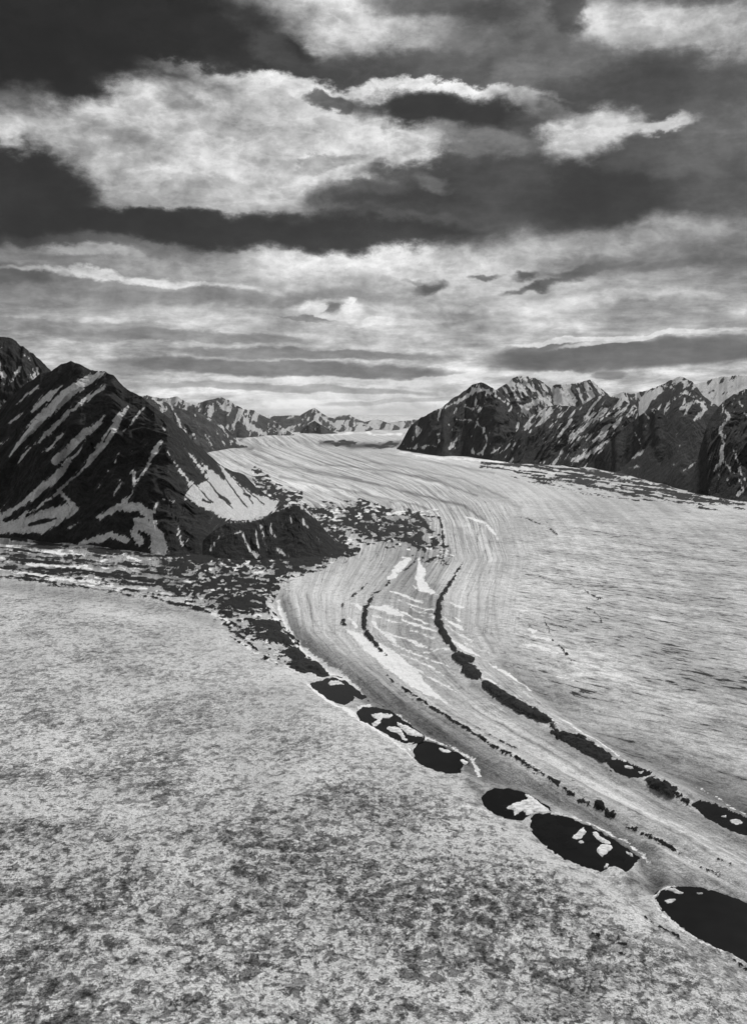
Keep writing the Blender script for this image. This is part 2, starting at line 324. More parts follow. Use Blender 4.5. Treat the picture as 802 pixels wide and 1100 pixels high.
WHITE = [
 [(400,661,.4),(420,666,1.),(440,672,.4)],[(405,676,.4),(440,688,1.1),(466,698,.4)],[(418,691,.4),(450,703,1.2),(482,716,.4)],[(428,645,.3),(450,651,1.),(476,661,.4)],[(438,627,.3),(456,633,.9)],[(430,702,.6),(455,713,1.2),(478,727,.4)],[(440,716,.5),(470,733,1.2),(495,747,.3)],[(452,660,.3),(476,668,.8)],[(500,720,.3),(520,731,1.),(540,741,.3)],[(466,590,.3),(486,596,.8)],[(380,680,.6),(400,697,1.2)],
 [(617,795,.3),(624,798,1.2),(628,799,.3)],[(636,803,.3),(643,806,1.2)],[(684,834,.6),(692,830,1.4),(697,827,.5)],[(690,838,.5),(699,834,1.3),(703,832,.4)],[(704,846,.4),(709,842,1.)],
 [(300,643,1.5),(303,655,2.5),(314,678,3.),(330,697,3.4),(350,713,4.5),(370,727,4.5),(386,740,2.5),(392,745,.3)],
 [(329,731,.8),(340,740,2.),(352,749,2.2),(366,758,2.2),(379,766,3.5),(382,769,1.)],[(338,725,1.),(350,721,2.),(362,719,.8)],
 [(384,770,.8),(400,779,1.6),(418,791,1.2),(426,797,.8)],[(387,759,2.),(397,756,2.2)],[(425,797,1.2),(433,805,1.3),(442,810,.8)],[(425,797,.8),(440,801,.8)],
 [(423,763,.5),(432,768,1.2),(441,775,.8)],[(455,789,1.),(480,797,1.),(505,811,1.6),(515,825,2.5)],
 [(223,657,.8),(235,663,2.),(250,671,1.6),(258,675,.5)],
 [(415,652,.5),(440,661,1.2),(470,675,.8)],[(420,635,.8),(438,641,1.6),(455,647,1.)],[(395,652,1.),(415,656,4.),(432,662,2.)],[(400,668,1.5),(425,690,2.2)],
 [(425,611,4.),(430,606,5.),(436,601,3.)],[(419,620,2.5),(424,617,3.)],[(431,598,1.),(440,600,1.)],
 [(451,600,1.5),(453,612,4.),(450,622,3.5),(456,630,5.),(466,636,2.5)],[(463,638,1.),(472,641,1.)],
 [(432,667,1.),(450,672,1.8),(470,682,1.2)],[(455,700,.5),(470,699,1.),(487,703,.8)],[(440,676,.8),(465,688,1.)],[(442,652,.6),(480,668,.7)],
 [(377,650,.8),(390,655,2.)],[(374,664,1.),(382,672,2.)],
 [(477,668,1.),(488,672,2.),(498,677,1.)],[(480,675,.6),(507,690,1.6)],[(484,691,1.),(500,699,3.),(516,706,1.)],[(520,711,.5),(545,724,2.6),(571,741,.8)],
 [(483,650,.5),(497,654,1.6)],[(487,663,.8),(494,667,1.5)],[(500,694,.3),(522,700,1.)],
 [(562,681,.5),(575,684,2.),(592,689,.8)],[(560,693,.4),(575,694,1.6),(597,701,1.)],[(566,673,1.5),(573,678,2.5)],[(555,660,.5),(566,657,1.2)],[(590,722,.3),(616,730,.9)],
 [(418,712,3.),(440,730,3.5),(470,750,2.),(482,757,.5)],
 [(600,775,.5),(640,798,1.),(700,838,.8)],
 [(700,962,.8),(706,955,1.),(718,951,1.2),(730,950,.5)],[(700,962,.9),(712,979,1.1),(726,993,1.),(745,1004,.8),(780,1022,.5)],[(785,1022,.4),(800,1027,2.4),(812,1032,1.)],
 [(570,868,.6),(600,869,.7),(640,881,.8),(672,898,1.1),(690,912,1.),(698,922,1.)],
 [(740,838,.3),(800,872,.8)],[(350,467,.6),(380,465.5,.9),(432,466.5,.9)],[(430,485,.8),(470,492,1.),(520,494,1.3),(560,499,.7)],
 [(380,545,.5),(430,552,1.),(470,548,.8)],[(500,555,.6),(520,562,1.5),(535,580,1.2)],
 [(200,601,1.),(215,605,2.2),(232,603,1.)],[(262,602,3.),(275,600,2.)],[(240,612,1.5),(255,610,2.)],[(300,600,2.),(315,603,2.)],
 [(40,590,1.),(60,594,2.5),(90,598,1.)],[(0,602,1.5),(50,608,2.),(100,611,1.)],[(0,612,1.),(40,617,1.5),(120,628,2.)],
]
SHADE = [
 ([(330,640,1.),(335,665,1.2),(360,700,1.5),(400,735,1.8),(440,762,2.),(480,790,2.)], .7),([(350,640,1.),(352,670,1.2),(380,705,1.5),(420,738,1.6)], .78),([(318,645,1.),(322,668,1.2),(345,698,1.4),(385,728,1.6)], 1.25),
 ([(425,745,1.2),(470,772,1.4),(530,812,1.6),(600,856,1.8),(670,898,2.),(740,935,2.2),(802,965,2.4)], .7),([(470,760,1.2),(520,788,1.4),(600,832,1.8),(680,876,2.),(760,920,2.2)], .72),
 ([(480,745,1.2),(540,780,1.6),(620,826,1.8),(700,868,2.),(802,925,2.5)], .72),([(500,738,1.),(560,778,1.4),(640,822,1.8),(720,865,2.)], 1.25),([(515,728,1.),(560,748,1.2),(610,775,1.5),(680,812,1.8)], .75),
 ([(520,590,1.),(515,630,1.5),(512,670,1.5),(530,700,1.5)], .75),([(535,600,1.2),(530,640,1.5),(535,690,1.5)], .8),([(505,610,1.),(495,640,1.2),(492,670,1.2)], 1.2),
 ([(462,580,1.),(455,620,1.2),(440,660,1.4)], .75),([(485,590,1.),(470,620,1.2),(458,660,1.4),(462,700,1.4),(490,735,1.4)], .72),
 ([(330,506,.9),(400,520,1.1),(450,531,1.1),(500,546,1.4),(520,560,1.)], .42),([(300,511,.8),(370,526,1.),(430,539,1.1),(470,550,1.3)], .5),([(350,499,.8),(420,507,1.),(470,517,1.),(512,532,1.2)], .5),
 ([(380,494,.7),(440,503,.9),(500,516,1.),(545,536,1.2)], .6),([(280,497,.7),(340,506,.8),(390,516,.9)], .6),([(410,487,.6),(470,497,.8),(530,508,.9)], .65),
 ([(430,600,26.),(430,640,34.),(450,680,34.),(480,720,20.)], .74),([(640,560,60.),(760,640,90.),(790,760,80.)], .86),  # (stroke, tone change): shade painted along troughs and margins, plus dark or light flow bands
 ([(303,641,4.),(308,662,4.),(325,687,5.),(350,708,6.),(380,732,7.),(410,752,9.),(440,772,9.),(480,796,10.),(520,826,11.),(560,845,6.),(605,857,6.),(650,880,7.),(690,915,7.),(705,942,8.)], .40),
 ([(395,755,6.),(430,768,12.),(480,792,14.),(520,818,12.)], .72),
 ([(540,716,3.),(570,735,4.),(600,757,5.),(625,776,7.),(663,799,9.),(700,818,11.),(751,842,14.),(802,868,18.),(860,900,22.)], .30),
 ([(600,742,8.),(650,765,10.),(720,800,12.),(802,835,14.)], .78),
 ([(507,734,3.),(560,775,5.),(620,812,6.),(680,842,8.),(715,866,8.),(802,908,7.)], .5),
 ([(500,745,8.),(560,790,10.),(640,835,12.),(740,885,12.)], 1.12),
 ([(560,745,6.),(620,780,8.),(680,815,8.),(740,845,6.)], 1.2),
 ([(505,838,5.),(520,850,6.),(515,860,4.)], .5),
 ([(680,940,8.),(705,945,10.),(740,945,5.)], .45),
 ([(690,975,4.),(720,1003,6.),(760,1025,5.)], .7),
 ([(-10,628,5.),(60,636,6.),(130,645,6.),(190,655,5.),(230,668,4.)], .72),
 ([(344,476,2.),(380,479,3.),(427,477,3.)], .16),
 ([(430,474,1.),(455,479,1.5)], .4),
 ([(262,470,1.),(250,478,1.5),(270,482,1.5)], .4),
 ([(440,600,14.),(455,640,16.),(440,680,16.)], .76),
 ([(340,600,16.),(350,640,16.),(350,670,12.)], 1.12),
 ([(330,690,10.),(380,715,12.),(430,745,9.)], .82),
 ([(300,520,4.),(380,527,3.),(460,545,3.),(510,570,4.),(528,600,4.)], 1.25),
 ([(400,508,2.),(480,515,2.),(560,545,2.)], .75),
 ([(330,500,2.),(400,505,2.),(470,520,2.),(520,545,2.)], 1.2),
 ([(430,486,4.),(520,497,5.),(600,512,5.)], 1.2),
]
DENS = [  # debris rubble: area, strength
 ([(170,597),(230,594),(262,598),(345,597),(365,580),(380,590),(330,612),(300,622),(290,640),(262,660),(225,652),(195,640),(170,625)], 1.5),
 ([(230,655),(285,645),(300,668),(325,690),(332,706),(300,712),(262,690),(240,670)], -1.6),
 ([(0,580),(80,584),(170,596),(200,622),(170,638),(80,625),(0,616)], -.2),
 ([(325,548),(345,545),(385,543),(420,552),(450,560),(455,585),(425,585),(395,580),(375,575),(360,580),(345,560)], .9),
 ([(275,508),(300,527),(320,532),(305,540),(290,536)], 1.4),
 ([(430,550),(462,556),(480,600),(465,600),(440,590)], -.3),
]
GUIDE_Y = [455, 480, 500, 520, 540, 560, 600, 640, 680, 720, 760, 800, 850, 900, 1000, 1100, 1300]
GUIDES = [
 [160, 190, 215, 250, 290, 312, 298, 297, 310, 355, 405, 470, 560, 640, 790, 930, 1200],
 [250, 280, 330, 400, 440, 452, 438, 405, 395, 418, 462, 528, 612, 696, 870, 1040, 1380],
 [300, 340, 400, 450, 475, 488, 499, 477, 476, 508, 560, 628, 715, 805, 980, 1150, 1500],
 [340, 400, 470, 520, 545, 556, 570, 566, 560, 580, 605, 663, 770, 868, 1060, 1250, 1640],
 [380, 480, 560, 610, 640, 665, 705, 745, 790, 850, 920, 990, 1090, 1190, 1390, 1590, 2000],
 [420, 560, 660, 740, 800, 850, 930, 1000, 1080, 1180, 1280, 1390, 1540, 1690, 1990, 2290, 2900],
]

def ice_fields(px, py, X, Y):
    n = px.shape[0]
    dark = np.full(n, -12.); white = np.full(n, -12.)
    # ruler coordinates wobble a little so that lines are never ruler-straight
    sc = 1 / 14.
    wx = px + 1.5 * fbm(px * sc, py * sc, 3, 11); wy = py + 1.0 * fbm(px * sc, py * sc * 1.6, 3, 23)
    for s in BLACK: stroke(wx, wy, s, dark)
    for s in WHITE: stroke(wx, wy, s, white)
    area(wx, wy, [(368,672),(392,682),(412,692),(430,704),(448,722),(465,742),(484,758),(470,753),(440,738),(420,722),(395,700)], white)
    # rubble fields: flat lenses of debris
    lens = fbm((px + .35 * py) / 7., (py - .12 * px) / 2.1, 5, 5, .62) ; lens2 = fbm((px - py * .8) / 3.5, (py + .3 * px) / 2.3, 4, 6)
    big_ = fbm(px / 26., py / 9., 3, 8); far_left = sstep(215, 150, px)
    lens = lens * (1 - far_left) + far_left * fbm((px + 1.5 * py) / 42., (py - .10 * px) / 2.1, 5, 15, .55); lens2 = lens2 * (1 - .7 * far_left)
    lens = lens + .45 * big_
    for poly, k in DENS:
        a = np.full(n, -14.); area(wx, wy, poly, a, 14.)
        dark = np.maximum(dark, np.where(a > -7, (lens + .5 * lens2) * 5.0 + k + np.minimum(a * .3, 1.0) - 1.2, -12.))
        white = np.maximum(white, np.where(a > -5, fbm((px + .3 * py) / 11., (py - .1 * px) / 2.3, 4, 66, .6) * 5. - 2.3, -12.))
    # debris streaks at the foot of the right-hand range
    a = np.full(n, -14.); area(wx, wy, [(520,497),(600,503),(640,506),(690,515),(740,529),(800,539),(790,545),(740,538),(680,534),(640,525),(590,518),(560,508)], a, 14.)
    dark = np.maximum(dark, np.where(a > -8, fbm(px / 15. - py / 14., py / 1.7 - px / 13., 5, 9, .62) * 5.5 - .1 + np.minimum(a * .35, .8), -12.))
    a = np.full(n, -14.); area(wx, wy, [(342,474),(360,472),(400,475),(427,474),(428,480),(400,481),(365,480)], a, 14.)
    dark = np.maximum(dark, np.where(a > -6, a + fbm(px / 9., py / 1.6, 3, 19) * 3. - .8, -12.))
    fr = 1.5 * fbm(px / 4.2, py / 2.6, 4, 91, .6)
    dark = dark + fr * (dark > -6); white = white + 1.2 * fbm(px / 5.5, py / 2.4, 4, 92, .6)
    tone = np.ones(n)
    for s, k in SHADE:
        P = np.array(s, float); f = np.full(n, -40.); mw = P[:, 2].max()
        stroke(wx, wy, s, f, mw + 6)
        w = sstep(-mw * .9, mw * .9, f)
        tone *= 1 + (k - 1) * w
    for (poly, _k), kk in zip(DENS, (.66, .8, .62, .74, .8, .9)):
        a = np.full(n, -14.); area(wx, wy, poly, a, 14.); tone *= 1 - (1 - kk) * sstep(-5, 4, a) * (1 + .5 * fbm(px / 12., py / 5., 3, 44))
    tone *= 1 + .12 * fbm(px / 70., py / 30., 3, 41)
    # weights
    g = np.array([np.interp(py, GUIDE_Y, gd) for gd in GUIDES])
    k = np.zeros(n); m = len(GUIDES)
    k = np.where(px < g[0], (px - g[0]) / 90., 0.)
    for i in range(m - 1):
        ins = (px >= g[i]) & (px < g[i + 1]); k = np.where(ins, i + (px - g[i]) / (g[i + 1] - g[i]), k)
    k = np.where(px >= g[-1], m - 1 + (px - g[-1]) / 200., k)
    leftice = sstep(.1, -.25, k) * sstep(600, 660, py)
    flow_w = (1 - leftice) * sstep(2.9, 2.0, k) + (1 - leftice) * .45 * sstep(2.0, 2.9, k)
    flow_w = np.clip(flow_w, 0, 1) * (1 - .5 * sstep(560, 640, py))
    mott = leftice * (.35 + .3 * sstep(330, 60, px) + (.65 - .3 * sstep(330, 60, px)) * sstep(640, 960, py)) * (1 - .45 * sstep(-1.7, -.3, k)) + (1 - leftice) * .12
    crack = (1 - leftice) * sstep(2.2, 3.3, k) * sstep(520, 600, py)
    groove = (1 - leftice) * sstep(3.3, 2.4, k) * (.5 + .5 * sstep(640, 560, py)) * sstep(458, 475, py)
    return groove, dark, white, tone, np.clip(mott * .9, 0, 1), k, np.log(Y) * 4., flow_w, np.clip(crack, 0, 1)

def build_ice():
    cx = np.concatenate([[-9000, -4000, -2000, -1200, -800, -500, -350, -250, -180], np.arange(-120, 925, 1.15), [980, 1050, 1150, 1300, 1600, 2200, 3500, 9000]])
    ry = np.concatenate([[445.6, 446.4, 447.5, 449, 451, 453, 455, 457, 458.5], np.arange(459.5, 620, .8), np.arange(620, 1135, 1.0), [1150, 1180, 1230, 1300, 1450, 1800, 2600, 5000]])
    PX, PY = np.meshgrid(cx, ry)
    X, Y = gpt(PX, PY)
    px, py = PX.ravel(), PY.ravel()
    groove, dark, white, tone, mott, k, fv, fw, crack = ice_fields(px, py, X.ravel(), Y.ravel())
    x, y = X.ravel(), Y.ravel()
    near = sstep(14000, 3000, y)
    z = 5. * fbm(x / 300., y / 420., 4, 71) * near + 1.2 * fbm(x / 45., y / 45., 4, 72) * near
    # ice stands in long low swells along the flow
    z += 5. * fbm(k * 3., fv * .8, 4, 73) * near * fw
    # trough that carries the ponds, cut along the left edge of the trunk ice
    tr = np.full(px.shape, -60.); stroke(px, py, [(300,650,10.),(320,700,14.),(362,740,18.),(415,775,20.),(472,808,22.),(545,855,24.),(625,900,30.),(770,985,42.),(900,1050,50.)], tr, 30)
    z -= 7. * sstep(-20, 14, tr)
    # ridge of ice right of the trough, ridge under the right-hand moraine
    rd = np.full(px.shape, -60.); stroke(px, py, [(312,655,3.),(340,690,6.),(400,735,8.),(470,782,10.),(560,832,12.),(650,878,14.),(760,935,18.),(860,985,20.)], rd, 30)
    z += 7. * sstep(-14, 8, rd)
    rd = np.full(px.shape, -60.); stroke(px, py, [(475,650,3.),(475,690,4.),(520,728,6.),(600,775,8.),(700,826,11.),(802,875,14.),(900,920,16.)], rd, 30)
    z += 6. * sstep(-16, 6, rd)
    # cross-wise steps in the strip of bare ice between the two lines
    z -= 10. * sstep(-12, 6, _stk(px, py, [(300,645,3.),(306,662,3.),(326,690,4.),(352,712,4.),(385,738,5.),(430,768,6.),(500,812,7.),(560,846,5.),(620,866,5.),(680,905,6.),(702,940,7.)]))
    z -= 8. * sstep(-14, 8, _stk(px, py, [(560,728,3.),(600,757,5.),(663,799,7.),(751,842,10.),(860,895,14.)]))
    z += sstep(-1, 3, dark) * (3.5 + 2.5 * fbm(x / 25., y / 25., 3, 75)) * near
    # basins
    levels = {}
    for key, (poly, lab) in PONDS.items():
        P = np.array(poly, float)
        cxm, cym = P[:, 0].mean(), P[:, 1].mean()
        sel = np.nonzero((np.abs(px - cxm) < (P[:, 0].max() - P[:, 0].min()) * .5 + 40) & (np.abs(py - cym) < (P[:, 1].max() - P[:, 1].min()) * .5 + 30))[0]
        wx = px[sel] + 1.6 * fbm(px[sel] / 5, py[sel] / 3, 4, 81, .6); wy = py[sel] + 1.1 * fbm(px[sel] / 5, py[sel] / 3, 4, 82, .6)
        sd = sdpoly(wx, wy, poly)
        d0 = z[sel][np.abs(sd) < 4].mean() - 1.0; levels[key] = d0
        w = sstep(-9, 0, sd)
        zz = z[sel] * (1 - w) + (d0 + .9) * w
        zz = np.where(sd > -1.0, d0 + .9 - (sd + 1.0) * 1.4, zz); zz = np.maximum(zz, d0 - 6)
        z[sel] = np.where(sd > -9, zz, z[sel])
        tone[sel] *= 1.
        dark[sel] = np.where(sd > -3, np.where((sd > -1.6) & (key in 'hi'), 1.5, -12), dark[sel])
    Xo, Yo, Zo = X.copy(), Y.copy(), z.reshape(X.shape)
    # last row runs on behind the eye
    Xo = np.vstack([Xo, Xo[-1] * 12]); Yo = np.vstack([Yo, np.full(X.shape[1], -6000.)]); Zo = np.vstack([Zo, Zo[-1]])
    def ext(a): a = a.reshape(X.shape); return np.vstack([a, a[-1:]])
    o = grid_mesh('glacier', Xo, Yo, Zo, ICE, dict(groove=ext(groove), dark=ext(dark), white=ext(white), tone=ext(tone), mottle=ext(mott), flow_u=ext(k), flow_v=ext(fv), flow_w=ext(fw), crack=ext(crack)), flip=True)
    tag(o, 'broad grey glacier ice filling the valley, streaked with thin lines of debris and snow', 'glacier', kind='structure')
    return levels, (cx, ry, z.reshape(X.shape))
def _stk(px, py, pts):
    f = np.full(px.shape, -60.); stroke(px, py, pts, f, 30); return f
LEVELS, ICEZ = build_ice()
def ice_z(px, py):
    cx, ry, z = ICEZ
    i = int(np.clip(np.searchsorted(cx, px), 1, len(cx) - 1)); j = int(np.clip(np.searchsorted(ry, py), 1, len(ry) - 1))
    return float(z[j, i])

# ------------------------------------------------------------------ filled outline with a top of its own (ponds, islands, mounds)
def smooth_outline(poly, step=1.0, jit=.5, seed=0):
    P = np.array(poly, float); n = len(P); out = []
    for i in range(n):
        p0, p1, p2, p3 = P[i - 1], P[i], P[(i + 1) % n], P[(i + 2) % n]
        m = max(2, int(np.hypot(*(p2 - p1)) / step))
        for k in range(m):
            t = k / m
            out.append(.5 * ((2 * p1) + (-p0 + p2) * t + (2 * p0 - 5 * p1 + 4 * p2 - p3) * t * t + (-p0 + 3 * p1 - 3 * p2 + p3) * t ** 3))
    Q = np.array(out)
    Q[:, 0] += jit * 1.4 * fbm(Q[:, 0] / 2.2, Q[:, 1] / 1.6, 4, seed, .65); Q[:, 1] += jit * .9 * fbm(Q[:, 0] / 2.2, Q[:, 1] / 1.6, 4, seed + 7, .65)
    return Q
def lump(name, poly, mat, base, height, parent=None, step=1.0, jit=.6, seed=0, rough=.35, edge=4.):
    """a fine cell mesh over the outline; the top rises from the rim, the skirt goes below the base"""
    Q = smooth_outline(poly, .7, jit, seed)
    x0, x1, y0, y1 = Q[:, 0].min() - 1, Q[:, 0].max() + 1, Q[:, 1].min() - 1, Q[:, 1].max() + 1
    gx = np.arange(x0, x1 + step, step); gyv = np.arange(y0, y1 + step * .8, step * .8)
    PX, PY = np.meshgrid(gx, gyv)
    sd = sdpoly(PX.ravel(), PY.ravel(), Q).reshape(PX.shape)
    X, Y = gpt(PX, PY)
    e = sd.max() if edge is None else min(edge, sd.max())
    t = np.clip(sd / max(e, .1), -1, 1)
    up = np.sqrt(np.clip(t, 0, 1)) * (1 + rough * fbm(X / 14., Y / 14., 4, seed + 31))
    Z = base + np.where(sd > 0, height * up, t * 3.)
    keep = sd > -1.2
    idx = -np.ones(PX.shape, int); verts = []; faces = []
    r, c = PX.shape
    for j in range(r - 1):
        for i in range(c - 1):
            if keep[j, i] and keep[j, i + 1] and keep[j + 1, i] and keep[j + 1, i + 1]:
                f = []
                for (a, b) in ((j, i), (j + 1, i), (j + 1, i + 1), (j, i + 1)):
                    if idx[a, b] < 0: idx[a, b] = len(verts); verts.append((X[a, b], Y[a, b], Z[a, b]))
                    f.append(idx[a, b])
                faces.append(f)
    me = bpy.data.meshes.new(name); me.from_pydata([tuple(map(float, v)) for v in verts], [], faces)
    for p in me.polygons: p.use_smooth = True
    me.materials.append(mat); o = bpy.data.objects.new(name, me); col.objects.link(o)
    if parent: o.parent = parent
    return o

def flat_water(name, poly, z, parent):
    P = np.array(poly, float); c = P.mean(0); Q = smooth_outline(c + (P - c) * 1.0, 1.5, 0)
    out = []
    n = len(Q)
    for i in range(n):      # push outwards a little, the bank hides it
        d = Q[(i + 1) % n] - Q[i - 1]; nn = np.array([d[1], -d[0]]); nn = nn / (np.hypot(*nn) + 1e-9)
        if sdpoly(np.array([Q[i, 0] + nn[0] * .3]), np.array([Q[i, 1] + nn[1] * .3]), Q)[0] > 0: nn = -nn
        out.append(Q[i] + nn * 2.2)
    Q = np.array(out); X, Y = gpt(Q[:, 0], Q[:, 1])
    import bmesh
    bm = bmesh.new(); vs = [bm.verts.new((float(a), float(b), z)) for a, b in zip(X, Y)]
    bm.faces.new(vs); bmesh.ops.triangulate(bm, faces=bm.faces[:]); bmesh.ops.recalc_face_normals(bm, faces=bm.faces[:])
    if bm.faces[0].normal.z < 0: bmesh.ops.reverse_faces(bm, faces=bm.faces[:])
    me = bpy.data.meshes.new(name); bm.to_mesh(me); bm.free(); me.materials.append(WAT)
    o = bpy.data.objects.new(name, me); col.objects.link(o); o.parent = parent; return o
for i, (key, (poly, lab)) in enumerate(PONDS.items()):
    right = key in 'hi'
    root = bpy.data.objects.new('meltwater_pond', None); col.objects.link(root)
    P = np.array(poly, float); c = P.mean(0); X, Y = gpt(*c)
    tag(root, lab, 'pond', 'ponds on the right-hand moraine line' if right else 'chain of dark ponds along the glacier trough')
    root.location = (float(X), float(Y), LEVELS[key])
    kids = [flat_water('water', poly, LEVELS[key], root)]
    for j, isl in enumerate(ISLANDS[key]):
        kids.append(lump('snow_island', isl, SNO, LEVELS[key] - .3, 1.6, root, step=.5, jit=.9, seed=100 + i * 10 + j, edge=2.))
    for k in kids: k.matrix_parent_inverse.identity(); k.location = (-float(X), -float(Y), -LEVELS[key])
for i, (poly, lab) in enumerate(MOUNDS):
    c = np.array(poly, float).mean(0)
    o = lump('debris_mound', poly, DEB, ice_z(*c) - .6, 4.5 if i < 4 else 5., None, step=.6, jit=1.3, seed=300 + i, rough=.6, edge=5.)
    tag(o, lab, 'debris mound', 'dark debris mounds in the left chain' if i < 4 else 'dark debris mounds on the right-hand moraine line')

# ================================================================== MOUNTAINS
def mountain(name, ridge, foot, depth, mat, label, cat='mountain', skew=0., rib=22., amp=.07, snow_bias=-4., snow_amp=5., snow_scale=(9., 26.),
             strokes=(), areas=(), holes=(), alt=0., p=1.0, back=1.0, res=.9, rows=150, seed=0, jit=1.6, sun_bias=0., nsk=None):
    """ridge, foot: (x, y) in the ruler; depth: (x, metres the crest lies behind the foot)"""
    rg = np.array(ridge, float); ft = np.array(foot, float); dp = np.array(depth, float)
    x0, x1 = max(rg[0, 0], ft[0, 0]), min(rg[-1, 0], ft[-1, 0])
    c = np.arange(x0, x1 + res, res)
    ry = np.interp(c, rg[:, 0], rg[:, 1]); fy = np.interp(c, ft[:, 0], ft[:, 1])
    taper = np.clip(np.minimum(c - x0, x1 - c) / 12., 0, 1)
    hgt = np.maximum(fy - ry, .0)
    ry = ry + jit * fbm(c / 9., c * 0 + seed, 5, seed + 1, .6) * taper * np.clip(hgt / 20, .2, 1)
    fy = fy + .8 * fbm(c / 14., c * 0 + 3. + seed, 3, seed + 2) * taper
    ry = np.minimum(ry, fy - .2)
    Yf = gy(fy); dpt = np.interp(c, dp[:, 0], dp[:, 1]); kk = np.hanning(int(16 / res) * 2 + 3); kk /= kk.sum(); dpt = np.convolve(np.pad(dpt, len(kk) // 2, mode='edge'), kk, 'valid')
    Yr = Yf + dpt
    Zr = EYE - (ry - HY) / F * Yr
    Zr = np.maximum(Zr, 1.)
    # the crest can also stand where its row of the ruler says, never behind its own ground point
    nf = rows; nb = rows // 3
    def sm(a, w):
        kk = np.hanning(int(w / res) * 2 + 3); kk /= kk.sum(); h = len(kk) // 2
        return np.convolve(np.pad(a, h, mode='edge'), kk, 'valid')
    Yf = sm(Yf, 3); Zs = sm(Zr, 9)
    v = np.linspace(0, 1, nf)[:, None]
    prof = v ** p
    Yg = Yf + (Yr - Yf) * v; Zg = Zs * prof + (Zr - Zs) * v ** 5
    skr = skew
    cc = c[None, :] + skr * (1 - v) * (fy - ry)[None, :]; cc = cc + rib * .45 * fbm(cc / (rib * 1.3), ((1 - v) * (fy - ry)[None, :]) / (rib * .9) + 2. * seed, 4, seed + 4)           # gullies lean down the slope
    dd = (1 - v) * (fy - ry)[None, :] + 0 * cc
    env = np.clip(np.sin(np.pi * np.clip(v, 0, 1) ** .8), 0, 1) ** .7 + 0 * cc
    rel = ridged(cc / rib, dd / (rib * 4.) + seed, 5, seed + 5, .55) + .5 * fbm(cc / (rib * .9), dd / rib, 4, seed + 6)
    A = amp * np.clip(Zr, 0, None)[None, :] * env * rel
    unit = (Yg / F)
    Zf = Zg + A * .55; Yff = Yg - A * 1.0
    # back slope
    vb = np.linspace(0, 1, nb)[1:, None]
    bl = back * (300 + Zr * 1.5)[None, :]
    Yb = Yr[None, :] + bl * vb; Zb = Zr[None, :] * (1 - vb) ** 1.1 + .05 * Zr[None, :] * np.sin(np.pi * vb) * fbm(c[None, :] / 20 + 0 * vb, vb * 5 + 0 * c[None, :], 4, seed + 8) - 10 * vb
    Yall = np.vstack([Yf[None, :] - 30, Yff, Yb]); Zall = np.vstack([Zf[:1] * 0 - 25, Zf, Zb])
    Xall = (c[None, :] - CX) / F * np.vstack([Yf[None, :] - 30, Yg, Yb])
    px, py = proj(Xall, Yall, Zall); pxr, pyr = px.ravel(), py.ravel()
    s = np.full(pxr.shape, -12.)
    w1 = pxr + .8 * fbm(pxr / 6, pyr / 6, 3, seed + 51); w2 = pyr + .8 * fbm(pxr / 6, pyr / 6, 3, seed + 52)
    for st in strokes: stroke(w1, w2, st, s)
    for a in areas: area(w1, w2, a, s)
    k = skew if nsk is None else nsk
    s = s + 1.9 * fbm((pxr + k * pyr) / 2.6, pyr / 22., 4, seed + 55, .6) + .9 * fbm(pxr / 2., pyr / 2., 3, seed + 56, .6) - .7
    # gully snow from noise leaning with the gullies
    k = skew if nsk is None else nsk
    u = pxr + k * pyr; w = pyr
    ns_ = fbm(u / snow_scale[0], w / snow_scale[1], 5, seed + 60, .6) * snow_amp + snow_bias + 2.4 * fbm(u / 2.4, w / 5.5, 4, seed + 61, .6)
    gul = np.vstack([rel[:1], rel, np.zeros_like(Zb)]).ravel()
    ns_ -= gul * 1.6
    hh = np.clip((np.interp(pxr, c, fy) - pyr) / np.maximum(np.interp(pxr, c, fy - ry), 1), 0, 1.2)
    ns_ += alt * (hh - .5)
    nfr = np.concatenate([np.zeros(c.size * (1 + nf), bool), np.ones(c.size * (nb - 1), bool)])
    ns_ = np.where(nfr, fbm(Xall.ravel() / 160, Yall.ravel() / 160, 4, seed + 9) * 5 - 1, ns_)
    s = np.where(nfr, ns_, np.maximum(s, ns_))
    for h_ in holes:
        hs = np.full(pxr.shape, -12.); stroke(w1, w2, h_, hs); s = np.where(~nfr, np.minimum(s, -hs), s)
    o = grid_mesh(name, Xall, Yall, Zall, mat, dict(snow=s.reshape(Xall.shape)))
    tag(o, label, cat, kind='structure'); return o

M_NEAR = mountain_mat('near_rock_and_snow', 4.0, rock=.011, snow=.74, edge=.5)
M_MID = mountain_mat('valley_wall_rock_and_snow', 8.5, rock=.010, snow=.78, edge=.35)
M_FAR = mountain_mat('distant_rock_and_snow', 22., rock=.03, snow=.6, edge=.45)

# --- left: far shoulder behind
mountain('mountain', [(-260,400),(-160,380),(-60,372),(-20,365),(2,361),(14,363),(24,372),(36,380),(47,391),(56,400),(70,420),(100,470),(130,520)],
         [(-260,552),(0,552),(130,548)], [(-260,1200),(130,1200)], M_NEAR,
         'dark mottled peak at the left edge, behind the big snow-streaked mountain', rib=16, amp=.06, snow_bias=-2.4, snow_amp=5., snow_scale=(7,14), seed=3, skew=-.3,
         strokes=[[(24,392,1.),(18,400,2.),(14,408,1.)],[(0,398,1.5),(6,404,2.)],[(30,398,1),(36,408,1.5)]], alt=-2)

